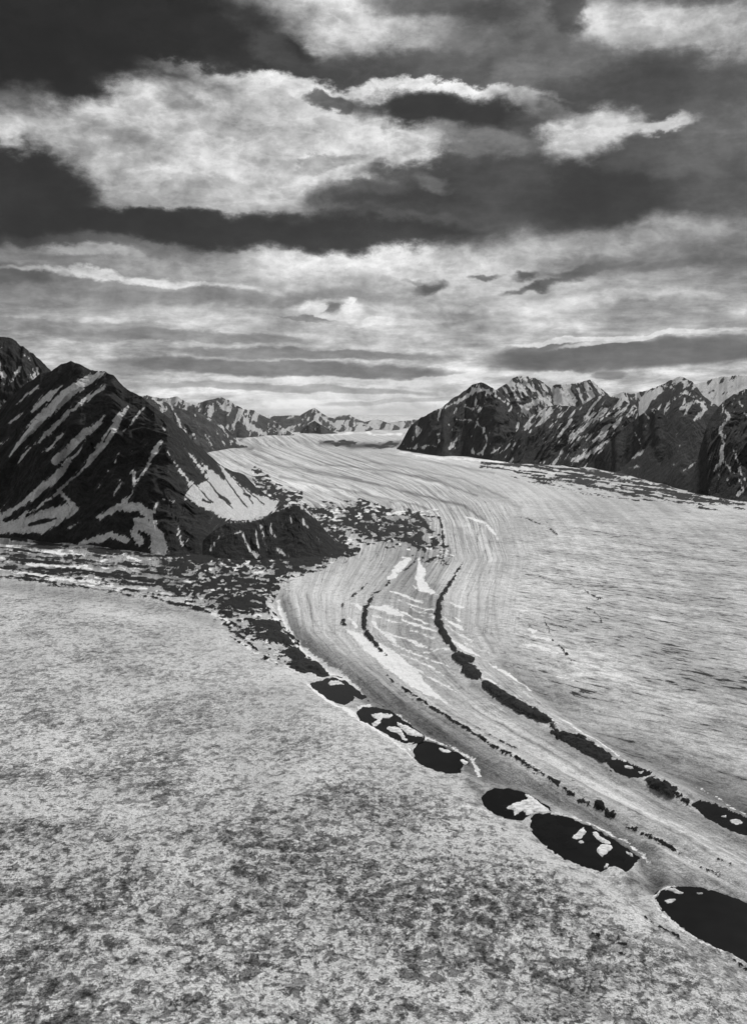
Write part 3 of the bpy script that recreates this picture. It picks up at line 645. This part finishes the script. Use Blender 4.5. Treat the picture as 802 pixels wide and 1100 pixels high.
A_ST = [
 [(110,401,2.5),(98,406,5.),(87,412,5.5),(62,432,6.5),(37,457,5.5),(20,477,2.5),(10,492,.8)],
 [(112,415,2.),(95,427,3.4),(75,442,3.6),(50,467,2.8),(37,478,1.2)],[(67,466,1.5),(55,480,2.6),(45,486,.8)],
 [(66,415,.8),(58,420,2.5),(50,427,4.5),(40,436,3.5),(35,442,2.)],[(42,416,2.),(30,423,2.),(17,435,1.)],[(25,445,2.),(18,449,2.),(10,454,1.)],[(31,480,1.5),(24,490,2.),(20,500,.6)],[(10,470,.8),(0,478,1.5)],
 [(137,438,3.),(127,450,5.),(117,467,5.),(107,482,4.5),(98,493,4.),(88,505,2.5),(75,517,1.8),(60,530,1.)],
 [(112,445,1.),(108,452,2.5),(95,462,4.),(82,474,4.5),(70,486,4.),(60,494,5.)],[(93,470,.8),(83,488,1.5),(75,492,3.),(68,505,4.5),(52,520,5.5),(32,535,4.5),(15,547,3.5),(0,557,3.5),(-15,562,3.)],
 [(75,515,1.),(60,530,1.8),(40,545,2.),(20,556,2.)],
 [(155,438,.6),(145,450,2.),(136,461,.8)],[(173,474,2.),(166,486,3.2),(160,497,2.),(152,511,1.5),(146,521,1.5)],[(143,508,3.5),(145,518,2.),(143,530,1.2),(134,539,3.5),(128,545,3.5)],
 [(107,555,3.),(120,548,4.),(132,544,5.5),(150,545,6.),(160,552,4.5),(164,562,4.),(168,575,4.5),(172,592,7.)],[(168,541,2.),(166,552,2.)],[(148,562,3.5),(144,573,5.),(150,582,5.)],
 [(85,585,3.),(100,580,3.5),(120,575,4.),(135,580,4.)],[(62,527,2.),(72,536,3.),(80,546,5.),(64,556,6.5),(45,566,7.5),(20,567,6.),(-10,566,6.)],[(85,560,1.),(75,567,1.5)],
 [(129,515,1.2),(127,525,2.),(122,532,1.5)],[(173,458,.8),(178,462,.6)],[(128,487,.4),(123,497,1.)],[(116,506,.8),(117,507,.8)],[(108,518,.3),(102,526,.8)],
 [(180,485,.8),(190,500,1.3),(198,512,1.6),(206,520,3.)],[(196,478,.5),(206,490,1.5),(216,503,2.2),(222,512,2.)],[(176,537,1.),(186,538,.8)],[(190,560,.6),(192,572,1.6),(196,585,2.5)],[(205,572,.6),(200,585,1.)],
]
A_AR = [[(-10,563),(20,556),(50,545),(72,541),(84,547),(62,563),(45,574),(-10,574)],
        [(206,518),(196,533),(216,546),(243,559),(272,560),(296,549),(301,538),(285,533),(270,529),(256,517),(244,505),(234,497),(240,514),(228,505),(215,494),(224,515),(214,520)],
        [(140,555),(158,556),(176,572),(182,592),(162,594),(160,575),(148,570)]]
A_HO = [[(220,513,.4),(232,528,.9),(250,546,.4)],[(236,506,.4),(258,536,.8),(266,546,.3)],[(250,513,.4),(272,540,.6)],[(210,520,.4),(228,540,.8)],[(262,524,.3),(284,542,.7)],[(32,564,2.),(45,560,2.4),(60,557,1.)],[(268,533,1.5),(262,530,1.)],[(236,533,2.),(248,540,1.)],[(218,537,1.5),(226,540,1.)],[(117,560,4.),(135,560,5.),(138,567,3.)],[(234,500,1.),(240,514,2.)],
        [(255,510,2.),(262,514,3.),(272,524,2.)],[(86,478,1.),(78,488,1.)],[(118,463,1.),(112,474,1.)]]
mountain('mountain', [(-300,540),(-200,500),(-100,460),(-40,450),(0,438),(25,415),(42,402),(55,398),(66,391),(76,388),(86,391),(98,398),(112,399),(122,402),(130,412),(140,420),(152,426),(165,437),(182,450),(198,463),(211,478),(221,485),(232,496),(240,502),(250,507),(260,508),(268,515),(276,525),(288,532),(300,537),(306,545),(316,560)],
         [(-300,576),(-100,576),(0,577),(70,583),(120,590),(180,598),(225,597),(245,580),(262,566),(300,558),(316,560.2)],
         [(-300,1100),(0,1150),(80,1150),(180,1050),(225,1400),(250,1500),(280,900),(316,100)], M_NEAR,
         'large dark mountain with diagonal white snow streaks on its near face', skew=.95, rib=26, amp=.075, snow_bias=-6.2, snow_amp=5., snow_scale=(6, 30), seed=7, res=.62, rows=300,
         strokes=A_ST, areas=A_AR, holes=A_HO, jit=1.2, nsk=.85)
D_ST = [[(243,561,1.),(262,560,1.6),(278,557,1.8),(295,549,1.8),(312,543,1.6),(322,543,1.)],[(324,544,1.),(332,551,1.4),(338,558,.8)],
        [(252,573,1.5),(259,572,2.),(263,580,1.5),(268,590,2.5),(276,597,3.)],[(275,571,.6),(277,588,1.4)],[(280,564,1.),(283,578,1.2),(287,591,1.)],[(291,563,1.2),(290,569,1.),(295,576,1.4)],
        [(324,558,1.),(327,563,1.6),(330,568,.6)],[(340,553,.8),(352,570,1.),(361,582,1.)],[(298,589,2.),(308,598,2.)],[(241,568,.6),(236,577,1.),(226,590,1.5)],[(305,560,.8),(303,565,.6)],[(312,555,.5),(313,561,.7)],
        [(340,577,.5),(344,583,.7)]]
mountain('hill', [(205,592),(214,585),(224,575),(234,567),(246,560),(262,560),(276,557),(288,553),(297,549),(306,545),(314,541),(323,541),(330,547),(337,554),(345,564),(352,573),(360,581),(368,588),(374,590)],
         [(205,596),(230,600),(262,602),(303,601),(345,598),(362,592),(374,590.5)], [(205,80),(240,260),(300,420),(340,380),(374,60)], M_NEAR,
         'small dark rounded knoll jutting into the ice at the foot of the snow-streaked mountain', 'hill', skew=-.15, rib=14, amp=.07, snow_bias=-6.5, snow_amp=5., snow_scale=(4, 16), seed=21, res=.5, rows=150, strokes=D_ST, jit=.8)

# --- left: valley wall going away
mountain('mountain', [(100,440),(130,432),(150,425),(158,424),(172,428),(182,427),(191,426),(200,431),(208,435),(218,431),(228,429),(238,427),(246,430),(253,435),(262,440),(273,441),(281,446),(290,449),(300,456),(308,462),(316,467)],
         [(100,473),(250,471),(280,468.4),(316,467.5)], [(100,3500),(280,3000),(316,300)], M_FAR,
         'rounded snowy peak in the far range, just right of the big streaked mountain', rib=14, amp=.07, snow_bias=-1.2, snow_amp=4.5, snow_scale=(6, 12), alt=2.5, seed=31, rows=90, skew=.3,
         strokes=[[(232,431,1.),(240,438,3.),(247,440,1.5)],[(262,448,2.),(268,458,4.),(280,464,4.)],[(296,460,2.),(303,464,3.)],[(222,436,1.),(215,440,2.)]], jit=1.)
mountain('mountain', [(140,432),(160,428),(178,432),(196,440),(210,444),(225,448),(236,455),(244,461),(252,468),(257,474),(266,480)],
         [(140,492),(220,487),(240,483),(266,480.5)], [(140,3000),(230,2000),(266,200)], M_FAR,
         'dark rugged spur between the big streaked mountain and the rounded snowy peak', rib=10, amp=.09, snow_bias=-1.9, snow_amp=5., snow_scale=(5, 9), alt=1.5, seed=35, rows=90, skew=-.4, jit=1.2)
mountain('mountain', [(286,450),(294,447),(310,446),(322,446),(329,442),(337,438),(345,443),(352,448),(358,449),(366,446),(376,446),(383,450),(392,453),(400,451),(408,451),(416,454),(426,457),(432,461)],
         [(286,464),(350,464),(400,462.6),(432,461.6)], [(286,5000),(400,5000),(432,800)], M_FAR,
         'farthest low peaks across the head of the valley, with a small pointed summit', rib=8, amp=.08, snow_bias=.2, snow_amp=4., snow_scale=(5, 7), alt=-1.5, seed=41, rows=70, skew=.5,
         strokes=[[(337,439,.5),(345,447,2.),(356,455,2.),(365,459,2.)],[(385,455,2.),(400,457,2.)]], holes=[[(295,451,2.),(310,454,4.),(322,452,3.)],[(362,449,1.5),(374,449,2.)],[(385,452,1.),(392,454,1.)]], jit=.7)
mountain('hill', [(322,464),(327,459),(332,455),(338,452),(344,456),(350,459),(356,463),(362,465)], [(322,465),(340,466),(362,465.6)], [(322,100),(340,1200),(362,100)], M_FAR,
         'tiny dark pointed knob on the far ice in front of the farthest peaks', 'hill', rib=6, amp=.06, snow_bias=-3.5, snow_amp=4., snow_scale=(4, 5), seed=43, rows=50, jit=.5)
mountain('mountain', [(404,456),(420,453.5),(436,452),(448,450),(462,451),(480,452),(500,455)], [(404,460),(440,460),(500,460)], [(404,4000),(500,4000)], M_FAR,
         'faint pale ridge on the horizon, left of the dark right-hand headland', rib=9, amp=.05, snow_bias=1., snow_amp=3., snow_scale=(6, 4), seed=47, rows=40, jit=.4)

# --- right: from back to front
mountain('mountain', [(690,440),(720,425),(738,416),(746,412),(754,410),(761,409),(768,406),(776,404),(790,403),(802,403),(840,400),(900,405),(980,425)],
         [(690,488),(980,488)], [(690,2500),(980,2500)], M_MID, 'pale snow-covered ridge at the right edge, behind the darker mountains', rib=20, amp=.05, snow_bias=2.6, snow_amp=3.6, snow_scale=(8, 12), seed=51, rows=70, skew=.6, jit=.8)
mountain('mountain', [(500,440),(520,425),(535,417),(543,412),(550,407),(556,404),(561,403),(568,405),(575,406),(583,410),(588,414),(595,420),(604,432),(620,450)],
         [(500,484),(620,486)], [(500,2800),(620,2800)], M_MID, 'rocky snow-flecked peak behind the left end of the right-hand range', rib=12, amp=.09, snow_bias=-.2, snow_amp=5., snow_scale=(4, 12), alt=-1., seed=55, rows=110, skew=-.55,
         strokes=[[(586,416,.6),(584,424,2.),(578,430,3.5),(570,434,4.),(562,440,4.)],[(556,434,1.),(566,442,2.),(574,447,1.5)]], jit=1.2)
mountain('mountain', [(560,440),(578,424),(590,416),(598,413),(607,412),(616,411),(622,410),(628,410),(633,408),(638,410),(643,416),(649,421),(656,424),(664,422),(668,420),(676,423),(684,422),(696,418),(706,430),(720,450)],
         [(560,484),(720,488)], [(560,2400),(720,2400)], M_MID, 'twin-humped snowy peak in the middle of the right-hand range, behind the striped slope', rib=12, amp=.07, snow_bias=1.0, snow_amp=4.5, snow_scale=(5, 12), seed=59, rows=110, skew=-.4,
         strokes=[[(596,418,3.),(606,428,5.),(615,432,4.)],[(624,425,2.),(634,430,3.)]], holes=[[(614,416,1.5),(619,426,1.5)],[(625,413,1.5),(628,428,2.)],[(634,411,1.2),(641,424,2.5),(648,428,1.)]], jit=1.2)
mountain('mountain', [(426,482),(430,477),(435,467),(441,458),(447,452),(453,447),(460,444),(468,441),(476,436),(486,428),(495,422),(503,417),(509,412),(516,410),(522,413),(527,416),(534,420),(545,430),(556,441),(570,454),(590,475),(606,496)],
         [(426,482.5),(450,486),(475,490),(502,491),(530,494),(570,497),(606,498)], [(426,150),(450,1200),(510,2200),(550,1800),(606,150)], M_MID,
         'dark steep headland mountain at the left end of the right-hand range', rib=15, amp=.09, snow_bias=-4.0, snow_amp=5., snow_scale=(4.5, 11), alt=1.6, seed=63, rows=150, skew=.3, res=.6,
         strokes=[[(470,441,.4),(482,435,1.2),(495,430,2.2),(503,425,1.5),(513,418,2.5),(524,420,2.),(536,427,1.8),(545,433,.8)],[(499,436,1.5),(506,438,1.)],[(510,425,.8),(512,440,1.)],[(491,450,1.),(502,451,1.5),(512,454,1.3),(520,462,1.2),(523,472,1.8),(520,480,2.5),(516,488,3.)],
                  [(498,464,.8),(490,472,1.5),(483,482,1.6)],[(470,466,.8),(474,467,.8)],[(466,478,1.5),(452,481,1.5),(438,481,.8)],[(527,486,1.),(536,482,1.6),(542,478,1.)],[(482,455,.5),(486,462,.6)],[(505,478,.6),(508,486,1.2)]], jit=1.2)
mountain('mountain', [(526,493),(534,484),(545,473),(556,462),(566,452),(572,446),(580,441),(588,437),(596,435),(609,436),(620,436),(632,430),(642,425),(650,424),(658,426),(668,428),(676,434),(684,440),(694,452),(710,480),(722,505)],
         [(526,493.5),(560,499),(594,499),(620,502),(640,503),(722,508)], [(526,100),(560,900),(610,2000),(670,2000),(722,300)], M_MID,
         'grey slope striped with thin snow gullies, centre of the right-hand range', rib=11, amp=.10, snow_bias=-2.0, snow_amp=5.5, snow_scale=(4, 12), alt=2.6, seed=67, rows=160, skew=.75, res=.6,
         strokes=[[(620,473,1.),(632,467,1.6),(645,462,2.),(657,456,1.6),(668,450,2.)],[(608,492,2.),(612,482,1.5),(617,476,1.)],[(615,494,3.),(628,490,3.5),(640,482,3.),(648,476,1.2)],[(600,492,1.2),(604,480,1.)],[(583,484,1.5),(581,474,1.)],[(558,470,.4),(550,482,1.)]],
         holes=[[(560,470,8.),(575,478,10.),(560,490,9.),(590,488,6.)],[(588,455,3.),(580,462,5.)],[(606,470,2.),(598,485,3.)]], jit=1.3)
mountain('mountain', [(632,500),(642,489),(652,478),(664,466),(674,457),(682,450),(690,444),(697,441),(703,438),(710,442),(722,455),(735,475),(748,500),(756,520)],
         [(632,502),(650,505),(680,510),(705,517),(756,528)], [(632,60),(680,900),(710,1200),(756,200)], M_MID,
         'dark smooth spur in front of the striped slope, edged by a pale snow gully', rib=16, amp=.07, snow_bias=-5., snow_amp=4.5, snow_scale=(4, 12), seed=71, rows=130, skew=.5, res=.6,
         strokes=[[(681,465,.6),(685,472,1.2),(689,479,1.2),(688,486,1.)],[(706,440,1.2),(700,438,1.2),(704,446,.6)],[(692,442,.6),(696,450,.6)]], jit=.9)
J_ST = [[(700,421,1.),(690,427,3.),(684,433,4.)],[(722,410,1.5),(731,408,2.2),(738,412,2.5)],[(727,428,.6),(735,421,2.),(744,426,1.)],
        [(728,439,.8),(736,437,2.),(746,431,2.5),(753,433,2.5),(757,440,3.),(750,447,2.),(744,451,1.)],[(742,440,1.),(748,441,1.2)],[(717,433,2.),(713,444,1.8),(708,455,1.5),(703,464,1.3),(698,473,.9)],[(694,480,.8),(688,487,1.8),(680,491,2.),(672,495,2.),(662,501,2.2),(654,505,1.8)],
        [(736,505,.6),(744,499,1.3),(753,494,1.2)],[(750,507,.8),(758,502,1.2),(764,499,1.)],[(722,500,.6),(726,498,.6)],[(675,503,.8),(685,500,.8)],[(711,414,1.),(722,416,1.2)]]
mountain('mountain', [(650,504),(664,490),(676,470),(684,448),(686,432),(692,423),(700,417),(708,414),(714,412),(719,408),(725,406),(731,405),(737,407),(743,410),(748,416),(755,424),(762,430),(770,436),(780,445),(800,470),(815,500)],
         [(650,505),(660,507),(688,514),(723,523),(756,532),(781,536),(815,538)], [(650,100),(690,2400),(731,2800),(780,1800),(815,300)], M_MID,
         'tallest right-hand mountain with a snowy top and a broad black face', rib=20, amp=.07, snow_bias=-5.6, snow_amp=5., snow_scale=(4.5, 13), alt=7., seed=75, rows=180, skew=.45, res=.6,
         strokes=J_ST, areas=[[(684,430),(696,419),(709,414),(712,420),(703,430),(696,437),(690,446),(686,447),(682,438)]], holes=[[(716,418,2.5),(707,430,3.),(700,434,1.)],[(748,418,2.),(758,430,2.)],[(700,455,4.),(720,460,8.),(745,470,8.)]], jit=1.2)
K_ST = [[(780,441,1.5),(783,447,2.2),(779,454,2.2),(773,462,2.),(776,470,1.5),(777,478,1.5),(775,486,2.),(776,493,2.2),(770,500,2.4),(767,506,1.5)],[(776,493,1.5),(783,501,1.2),(789,509,1.2),(797,520,1.4),(799,528,2.5),(792,531,2.)],[(788,484,1.2),(792,495,1.6),(796,508,1.8),(803,520,1.8)],[(793,430,.8),(797,436,1.)],[(788,428,.5),(786,434,.8)]]
mountain('mountain', [(738,528),(746,505),(752,480),(758,460),(764,446),(772,436),(780,429),(789,423),(796,420),(803,418),(830,408),(870,395),(930,400),(1000,440)],
         [(738,529),(760,533),(785,537),(820,541),(900,552),(1000,560)], [(738,60),(770,900),(802,1500),(1000,1500)], M_MID,
         'black mountain cut by the right edge, with a crooked white snow gully down its face', rib=22, amp=.08, snow_bias=-4.2, snow_amp=5., snow_scale=(5, 12), seed=79, rows=170, skew=.1, res=.6, strokes=K_ST, alt=1., jit=1.2)

# ================================================================== SKY AND LIGHT
SUN_EL, SUN_AZ = 38., 22.       # azimuth measured from straight ahead (+Y) towards the right (+X)
w = bpy.data.worlds.new('World'); scene.world = w; w.use_nodes = True
N = NT(w.node_tree); bg = w.node_tree.nodes['Background']
skyt = N.n.new('ShaderNodeTexSky'); skyt.sky_type = 'NISHITA'; skyt.sun_disc = False
skyt.sun_elevation = R(SUN_EL); skyt.sun_rotation = R(SUN_AZ)
bw = N.n.new('ShaderNodeRGBToBW'); N.l.new(skyt.outputs[0], bw.inputs[0])
tc = N.n.new('ShaderNodeTexCoord'); sep = N.n.new('ShaderNodeSeparateXYZ'); N.l.new(tc.outputs['Generated'], sep.inputs[0])
dx, dy, dz = sep.outputs
az = N.m('MULTIPLY', N.m('ARCTAN2', dx, dy), F)                 # azimuth and height angle of the cloud map
el = N.m('MULTIPLY', N.m('ARCSINE', dz), F)
def A2(px, py):
    v = np.array([(px - CX) / F, 1., (HY - py) / F]); v /= np.linalg.norm(v)
    return math.atan2(v[0], v[1]) * F, math.asin(v[2]) * F
base = N.comb(az, el, 0.)
# the same clouds seen as sheets overhead get flatter towards the horizon
flat = N.comb(N.m('DIVIDE', az, N.m('ADD', N.m('MULTIPLY', N.m('MAXIMUM', el, 0.), .0035), .55)), N.m('DIVIDE', 900., N.m('ADD', N.m('MAXIMUM', el, 0.), 40.)), 0.)
nw = N.n.new('ShaderNodeTexNoise'); nw.inputs['Scale'].default_value = 1 / 55.; nw.inputs['Detail'].default_value = 7; nw.inputs['Roughness'].default_value = .62
N.l.new(N.vmul(base, (.62, 1., 1.)), nw.inputs['Vector'])
nwc = N.n.new('ShaderNodeVectorMath'); nwc.operation = 'SUBTRACT'; N.l.new(nw.outputs['Color'], nwc.inputs[0]); nwc.inputs[1].default_value = (.5, .5, .5)
amp_ = N.mr(el, 0., 260., 18., 88., False)
sc_ = N.n.new('ShaderNodeVectorMath'); sc_.operation = 'SCALE'; N.l.new(nwc.outputs[0], sc_.inputs[0]); N.l.new(amp_, sc_.inputs['Scale'])
ad_ = N.n.new('ShaderNodeVectorMath'); ad_.operation = 'ADD'; N.l.new(base, ad_.inputs[0]); N.l.new(N.vmul(sc_.outputs[0], (1.5, .8, 0.)), ad_.inputs[1])
WARP = ad_.outputs[0]
def lin(v): v /= 255.; return ((v + .055) / 1.055) ** 2.4 if v > .04 else v / 12.92
# billow and streak detail
bil = N.noise(N.vmul(base, (.7, 1., 1.)), 1 / 64., 9, .56, .15)
bil2 = N.noise(N.vmul(base, (.75, 1., 1.)), 1 / 13., 6, .62, .1)
bil3 = N.noise(N.vmul(base, (.45, 1., 1.)), 1 / 26., 7, .62, .2)
bil3 = N.m('ABSOLUTE', N.m('SUBTRACT', bil3, .5))      # thin bright creases between billows
stk = N.noise(N.vmul(base, (.22, 1., 1.)), 1 / 15., 8, .66, .12)
# L is carried as display value 0..255 and turned into light at the end
low = N.mr(el, 0., 205., 1., 0.)                                     # 1 near the horizon
L = N.mix(low, 95., 182.)
L = N.m('ADD', L, N.m('MULTIPLY', N.m('SUBTRACT', stk, .5), N.mix(low, 60., 210.)))
def blob(cx, cy, rx, ry, val, amt=1., ang=0., soft=.5):
    """cloud mass: centre and half axes in the ruler, brightness, opacity, tilt (deg, down to the right)"""
    global L
    a, e = A2(cx, cy)
    mp = N.n.new('ShaderNodeMapping'); mp.vector_type = 'TEXTURE'
    mp.inputs['Location'].default_value = (a, e, 0); mp.inputs['Rotation'].default_value = (0, 0, R(-ang)); mp.inputs['Scale'].default_value = (rx, ry, 1)
    ma = N.n.new('ShaderNodeVectorMath'); ma.operation = 'MULTIPLY_ADD'; N.l.new(L, ma.inputs[0]); ma.inputs[1].default_value = (1e-6, 1e-6, 0.); N.l.new(WARP, ma.inputs[2])
    N.l.new(ma.outputs[0], mp.inputs[0])      # laid over one another in order
    ln = N.n.new('ShaderNodeVectorMath'); ln.operation = 'LENGTH'; N.l.new(mp.outputs[0], ln.inputs[0])
    L = N.mix(N.mr(ln.outputs['Value'], 1 + soft, 1 - soft, 0., amt), L, val)
# -- broad masses, back to front
blob(200,150,250,75,185,.95,0,.35)
blob(390,15,130,42,185,.95,5,.4)
blob(560,60,120,60,100,.8,0,.5)
blob(720,28,110,26,168,.95,12,.35)
blob(800,50,60,20,150,.8,0,.5)
blob(400,270,120,26,205,.7,0,.6)
blob(60,20,240,58,42,1.,0,.3)
blob(30,75,120,36,42,1.,-10,.3)
blob(310,70,100,22,48,1.,18,.35)
blob(430,78,110,18,80,.9,0,.5)
blob(10,190,92,30,48,1.,12,.3)
blob(650,205,210,50,54,1.,0,.35)
blob(560,190,60,16,88,.5,-20,.6)
blob(700,170,70,14,92,.5,10,.6)
blob(690,105,130,32,68,.95,0,.4)
blob(470,205,110,34,68,.95,0,.4)
blob(60,243,330,20,44,1.,0,.25)
blob(330,246,170,19,48,1.,2,.25)
blob(480,250,110,22,54,1.,2,.25)
blob(800,170,60,80,105,.6,0,.6)
blob(130,265,120,14,80,.7,0,.5)
blob(355,98,150,8,205,.9,6,.5)
blob(470,98,110,7,215,.95,2,.4)
blob(560,112,60,10,175,.8,8,.5)
blob(475,124,88,17,52,1.,4,.35)
blob(590,130,34,22,70,.8,0,.5)
blob(400,160,80,16,205,.8,-6,.5)
blob(400,180,46,26,185,.8,0,.5)
blob(450,185,46,16,66,.85,-8,.4)
blob(345,178,40,6,125,.7,-8,.5)
blob(630,142,42,24,178,.95,-8,.4)
blob(705,134,46,8,165,.9,-8,.4)
blob(60,130,110,20,150,.5,10,.5)
blob(230,205,60,12,125,.6,-10,.5)
blob(120,190,60,20,140,.4,20,.6)
blob(280,50,40,16,90,.5,30,.5)
blob(352,104,26,8,80,.85,4,.35)
blob(525,152,46,12,112,.6,-6,.5)
blob(425,216,90,16,56,.8,3,.4)
blob(466,192,22,10,128,.55,20,.5)
blob(395,205,34,9,84,.6,0,.5)
blob(480,8,70,16,62,.7,4,.5)
blob(612,12,26,18,58,.75,10,.4)
blob(545,72,34,26,112,.6,40,.6)
blob(250,125,70,14,150,.5,-12,.5)
blob(200,110,26,10,110,.5,10,.5)
blob(140,150,40,12,118,.5,14,.5)
# -- middle sky
blob(400,310,300,60,198,.55,0,.6)
blob(420,272,90,26,222,.6,0,.6)
blob(420,432,150,16,222,.75,0,.6)
blob(240,245,360,15,46,.9,1.5,.3)
blob(640,262,170,20,165,.7,-3,.5)
blob(690,278,90,13,105,.8,-6,.5)
blob(60,300,150,22,125,.75,6,.5)
blob(0,292,46,14,80,.9,4,.4)
blob(100,272,60,6,175,.7,4,.5)
blob(150,298,120,3.5,205,.8,4,.5)
blob(240,318,200,8,112,.7,1,.5)
blob(560,308,16,2.5,96,.8,-12,.7)
blob(585,303,20,3,84,.85,-10,.7)
blob(575,307,8,3,76,.85,10,.7)
blob(606,297,14,4,84,.85,6,.7)
blob(624,294,16,3,96,.8,-6,.7)
blob(565,295,13,4,76,.9,0,.65)
blob(640,290,50,5,95,.7,-14,.5)
blob(725,283,40,6,92,.7,-8,.5)
blob(522,293,13,2.5,88,.85,0,.7)
blob(458,308,17,5,80,.9,-4,.65)
blob(448,301,10,2.5,120,.7,10,.7)
blob(350,333,34,8,212,.9,2,.4)
blob(353,332,12,4.5,96,.85,0,.7)
blob(338,331,6,5,222,.8,0,.4)
blob(372,329,8,3,215,.8,-10,.4)
blob(340,343,40,2.5,120,.8,6,.24)
blob(400,345,60,4,205,.6,0,.24)
blob(480,338,40,5,125,.5,0,.5)
blob(60,350,120,6,120,.6,0,.24)
blob(180,362,160,6,118,.7,2,.24)
blob(600,325,160,6,200,.5,-2,.5)
blob(760,345,100,8,150,.5,-6,.24)
blob(700,330,50,6,118,.6,-8,.5)
# -- streaks near the skyline
blob(330,382,150,5.5,112,.8,1,.24)
blob(300,396,190,8,100,.85,2,.24)
blob(690,382,160,14,92,.95,-2,.24)
blob(600,376,60,10,88,.8,-4,.24)
blob(780,372,60,12,96,.8,-4,.24)
blob(720,360,110,3,195,.8,-6,.24)
blob(620,366,70,3,205,.8,-3,.24)
blob(80,395,80,5,130,.5,0,.24)
blob(480,407,90,4,205,.8,-5,.24)
blob(600,403,40,5,210,.7,0,.24)
blob(655,402,18,4,105,.7,0,.24)
blob(300,416,160,4,128,.7,2,.24)
blob(330,408,120,3,195,.7,1,.24)
blob(370,426,70,3,190,.7,0,.24)
blob(430,430,90,2.5,150,.6,-3,.3)
blob(430,444,140,5,215,.6,0,.4)
# cloud texture in every mass: strong where bright, faint where dark
tex = N.m('ADD', N.m('MULTIPLY', N.m('SUBTRACT', bil, .5), 1.25), N.m('ADD', N.m('MULTIPLY', N.m('SUBTRACT', bil2, .5), .38), N.mr(bil3, 0., .09, .06, -.03)))
tex = N.m('MULTIPLY', tex, N.mr(L, 45., 180., .5, 1.))
tex = N.m('MULTIPLY', tex, N.mix(low, 1., .6))
tex = N.m('ADD', tex, N.m('MULTIPLY', N.m('SUBTRACT', stk, .5), N.mix(low, .1, .5)))
L = N.m('MULTIPLY', L, N.m('ADD', 1., tex))
L = N.m('MAXIMUM', N.m('MINIMUM', L, 232.), 26.)
# elsewhere in the sky the same broken cover continues at middle brightness
away = N.mr(N.m('ABSOLUTE', az), 650., 1100.)
L = N.mix(away, L, N.m('MULTIPLY', 130., N.m('ADD', .5, bil)))
up = N.mr(el, 560., 900.)
L = N.mix(up, L, N.m('MULTIPLY', 150., N.m('ADD', .5, bil)))
Ln = N.m('POWER', N.m('DIVIDE', N.m('ADD', L, N.mr(L, 40., 190., -12., 20., False)), 255.), 2.2)
SKY_STR = .1
clouds = N.m('MULTIPLY', Ln, .93 / SKY_STR)
fin = N.mix(.97, bw.outputs[0], clouds)
N.l.new(gray(N, fin), bg.inputs['Color']); bg.inputs['Strength'].default_value = SKY_STR

sun = bpy.data.lights.new('sun', 'SUN'); sun.energy = 3.2; sun.angle = R(1.5); sun.color = (1., .995, .985)
so = bpy.data.objects.new('sun', sun); col.objects.link(so)
so.rotation_euler = (R(-(90 - SUN_EL)), 0, R(-SUN_AZ))

# ------------------------------------------------------------------ air
HAZE = True
if HAZE:
    x0, x1, y0, y1, z0, z1 = -90000, 90000, -7000, 380000, -60, 1700
    vs = [(x, y, z) for z in (z0, z1) for y in (y0, y1) for x in (x0, x1)]
    fs = [(0, 2, 3, 1), (4, 5, 7, 6), (0, 1, 5, 4), (2, 6, 7, 3), (0, 4, 6, 2), (1, 3, 7, 5)]
    me = bpy.data.meshes.new('haze'); me.from_pydata(vs, [], fs); me.update()
    mt = bpy.data.materials.new('haze_air'); mt.use_nodes = True; nt = mt.node_tree
    nt.nodes.remove(nt.nodes['Principled BSDF']); pv = nt.nodes.new('ShaderNodeVolumePrincipled')
    pv.inputs['Color'].default_value = (.85, .85, .85, 1); pv.inputs['Density'].default_value = 2.2e-6; pv.inputs['Anisotropy'].default_value = .2
    nt.links.new(pv.outputs[0], nt.nodes['Material Output'].inputs['Volume'])
    me.materials.append(mt); ho = bpy.data.objects.new('haze', me); col.objects.link(ho)
    tag(ho, 'thin pale haze filling the air of the valley', 'haze', kind='stuff')

# ------------------------------------------------------------------ camera
cam = bpy.data.cameras.new('camera'); cam.sensor_fit = 'HORIZONTAL'; cam.sensor_width = 36.; cam.lens = F / W0 * 36.
cam.shift_y = -(H0 / 2 - HY) / W0; cam.clip_start = 1.; cam.clip_end = 500000.
co = bpy.data.objects.new('camera', cam); col.objects.link(co); co.location = (0, 0, EYE); co.rotation_euler = (R(90), 0, 0)
scene.camera = co
vs_ = scene.view_settings; vs_.view_transform = 'Standard'; vs_.look = 'None'; vs_.gamma = 1.; vs_.exposure = .1
scene.cycles.volume_bounces = 0
scene.cycles.max_bounces = 6
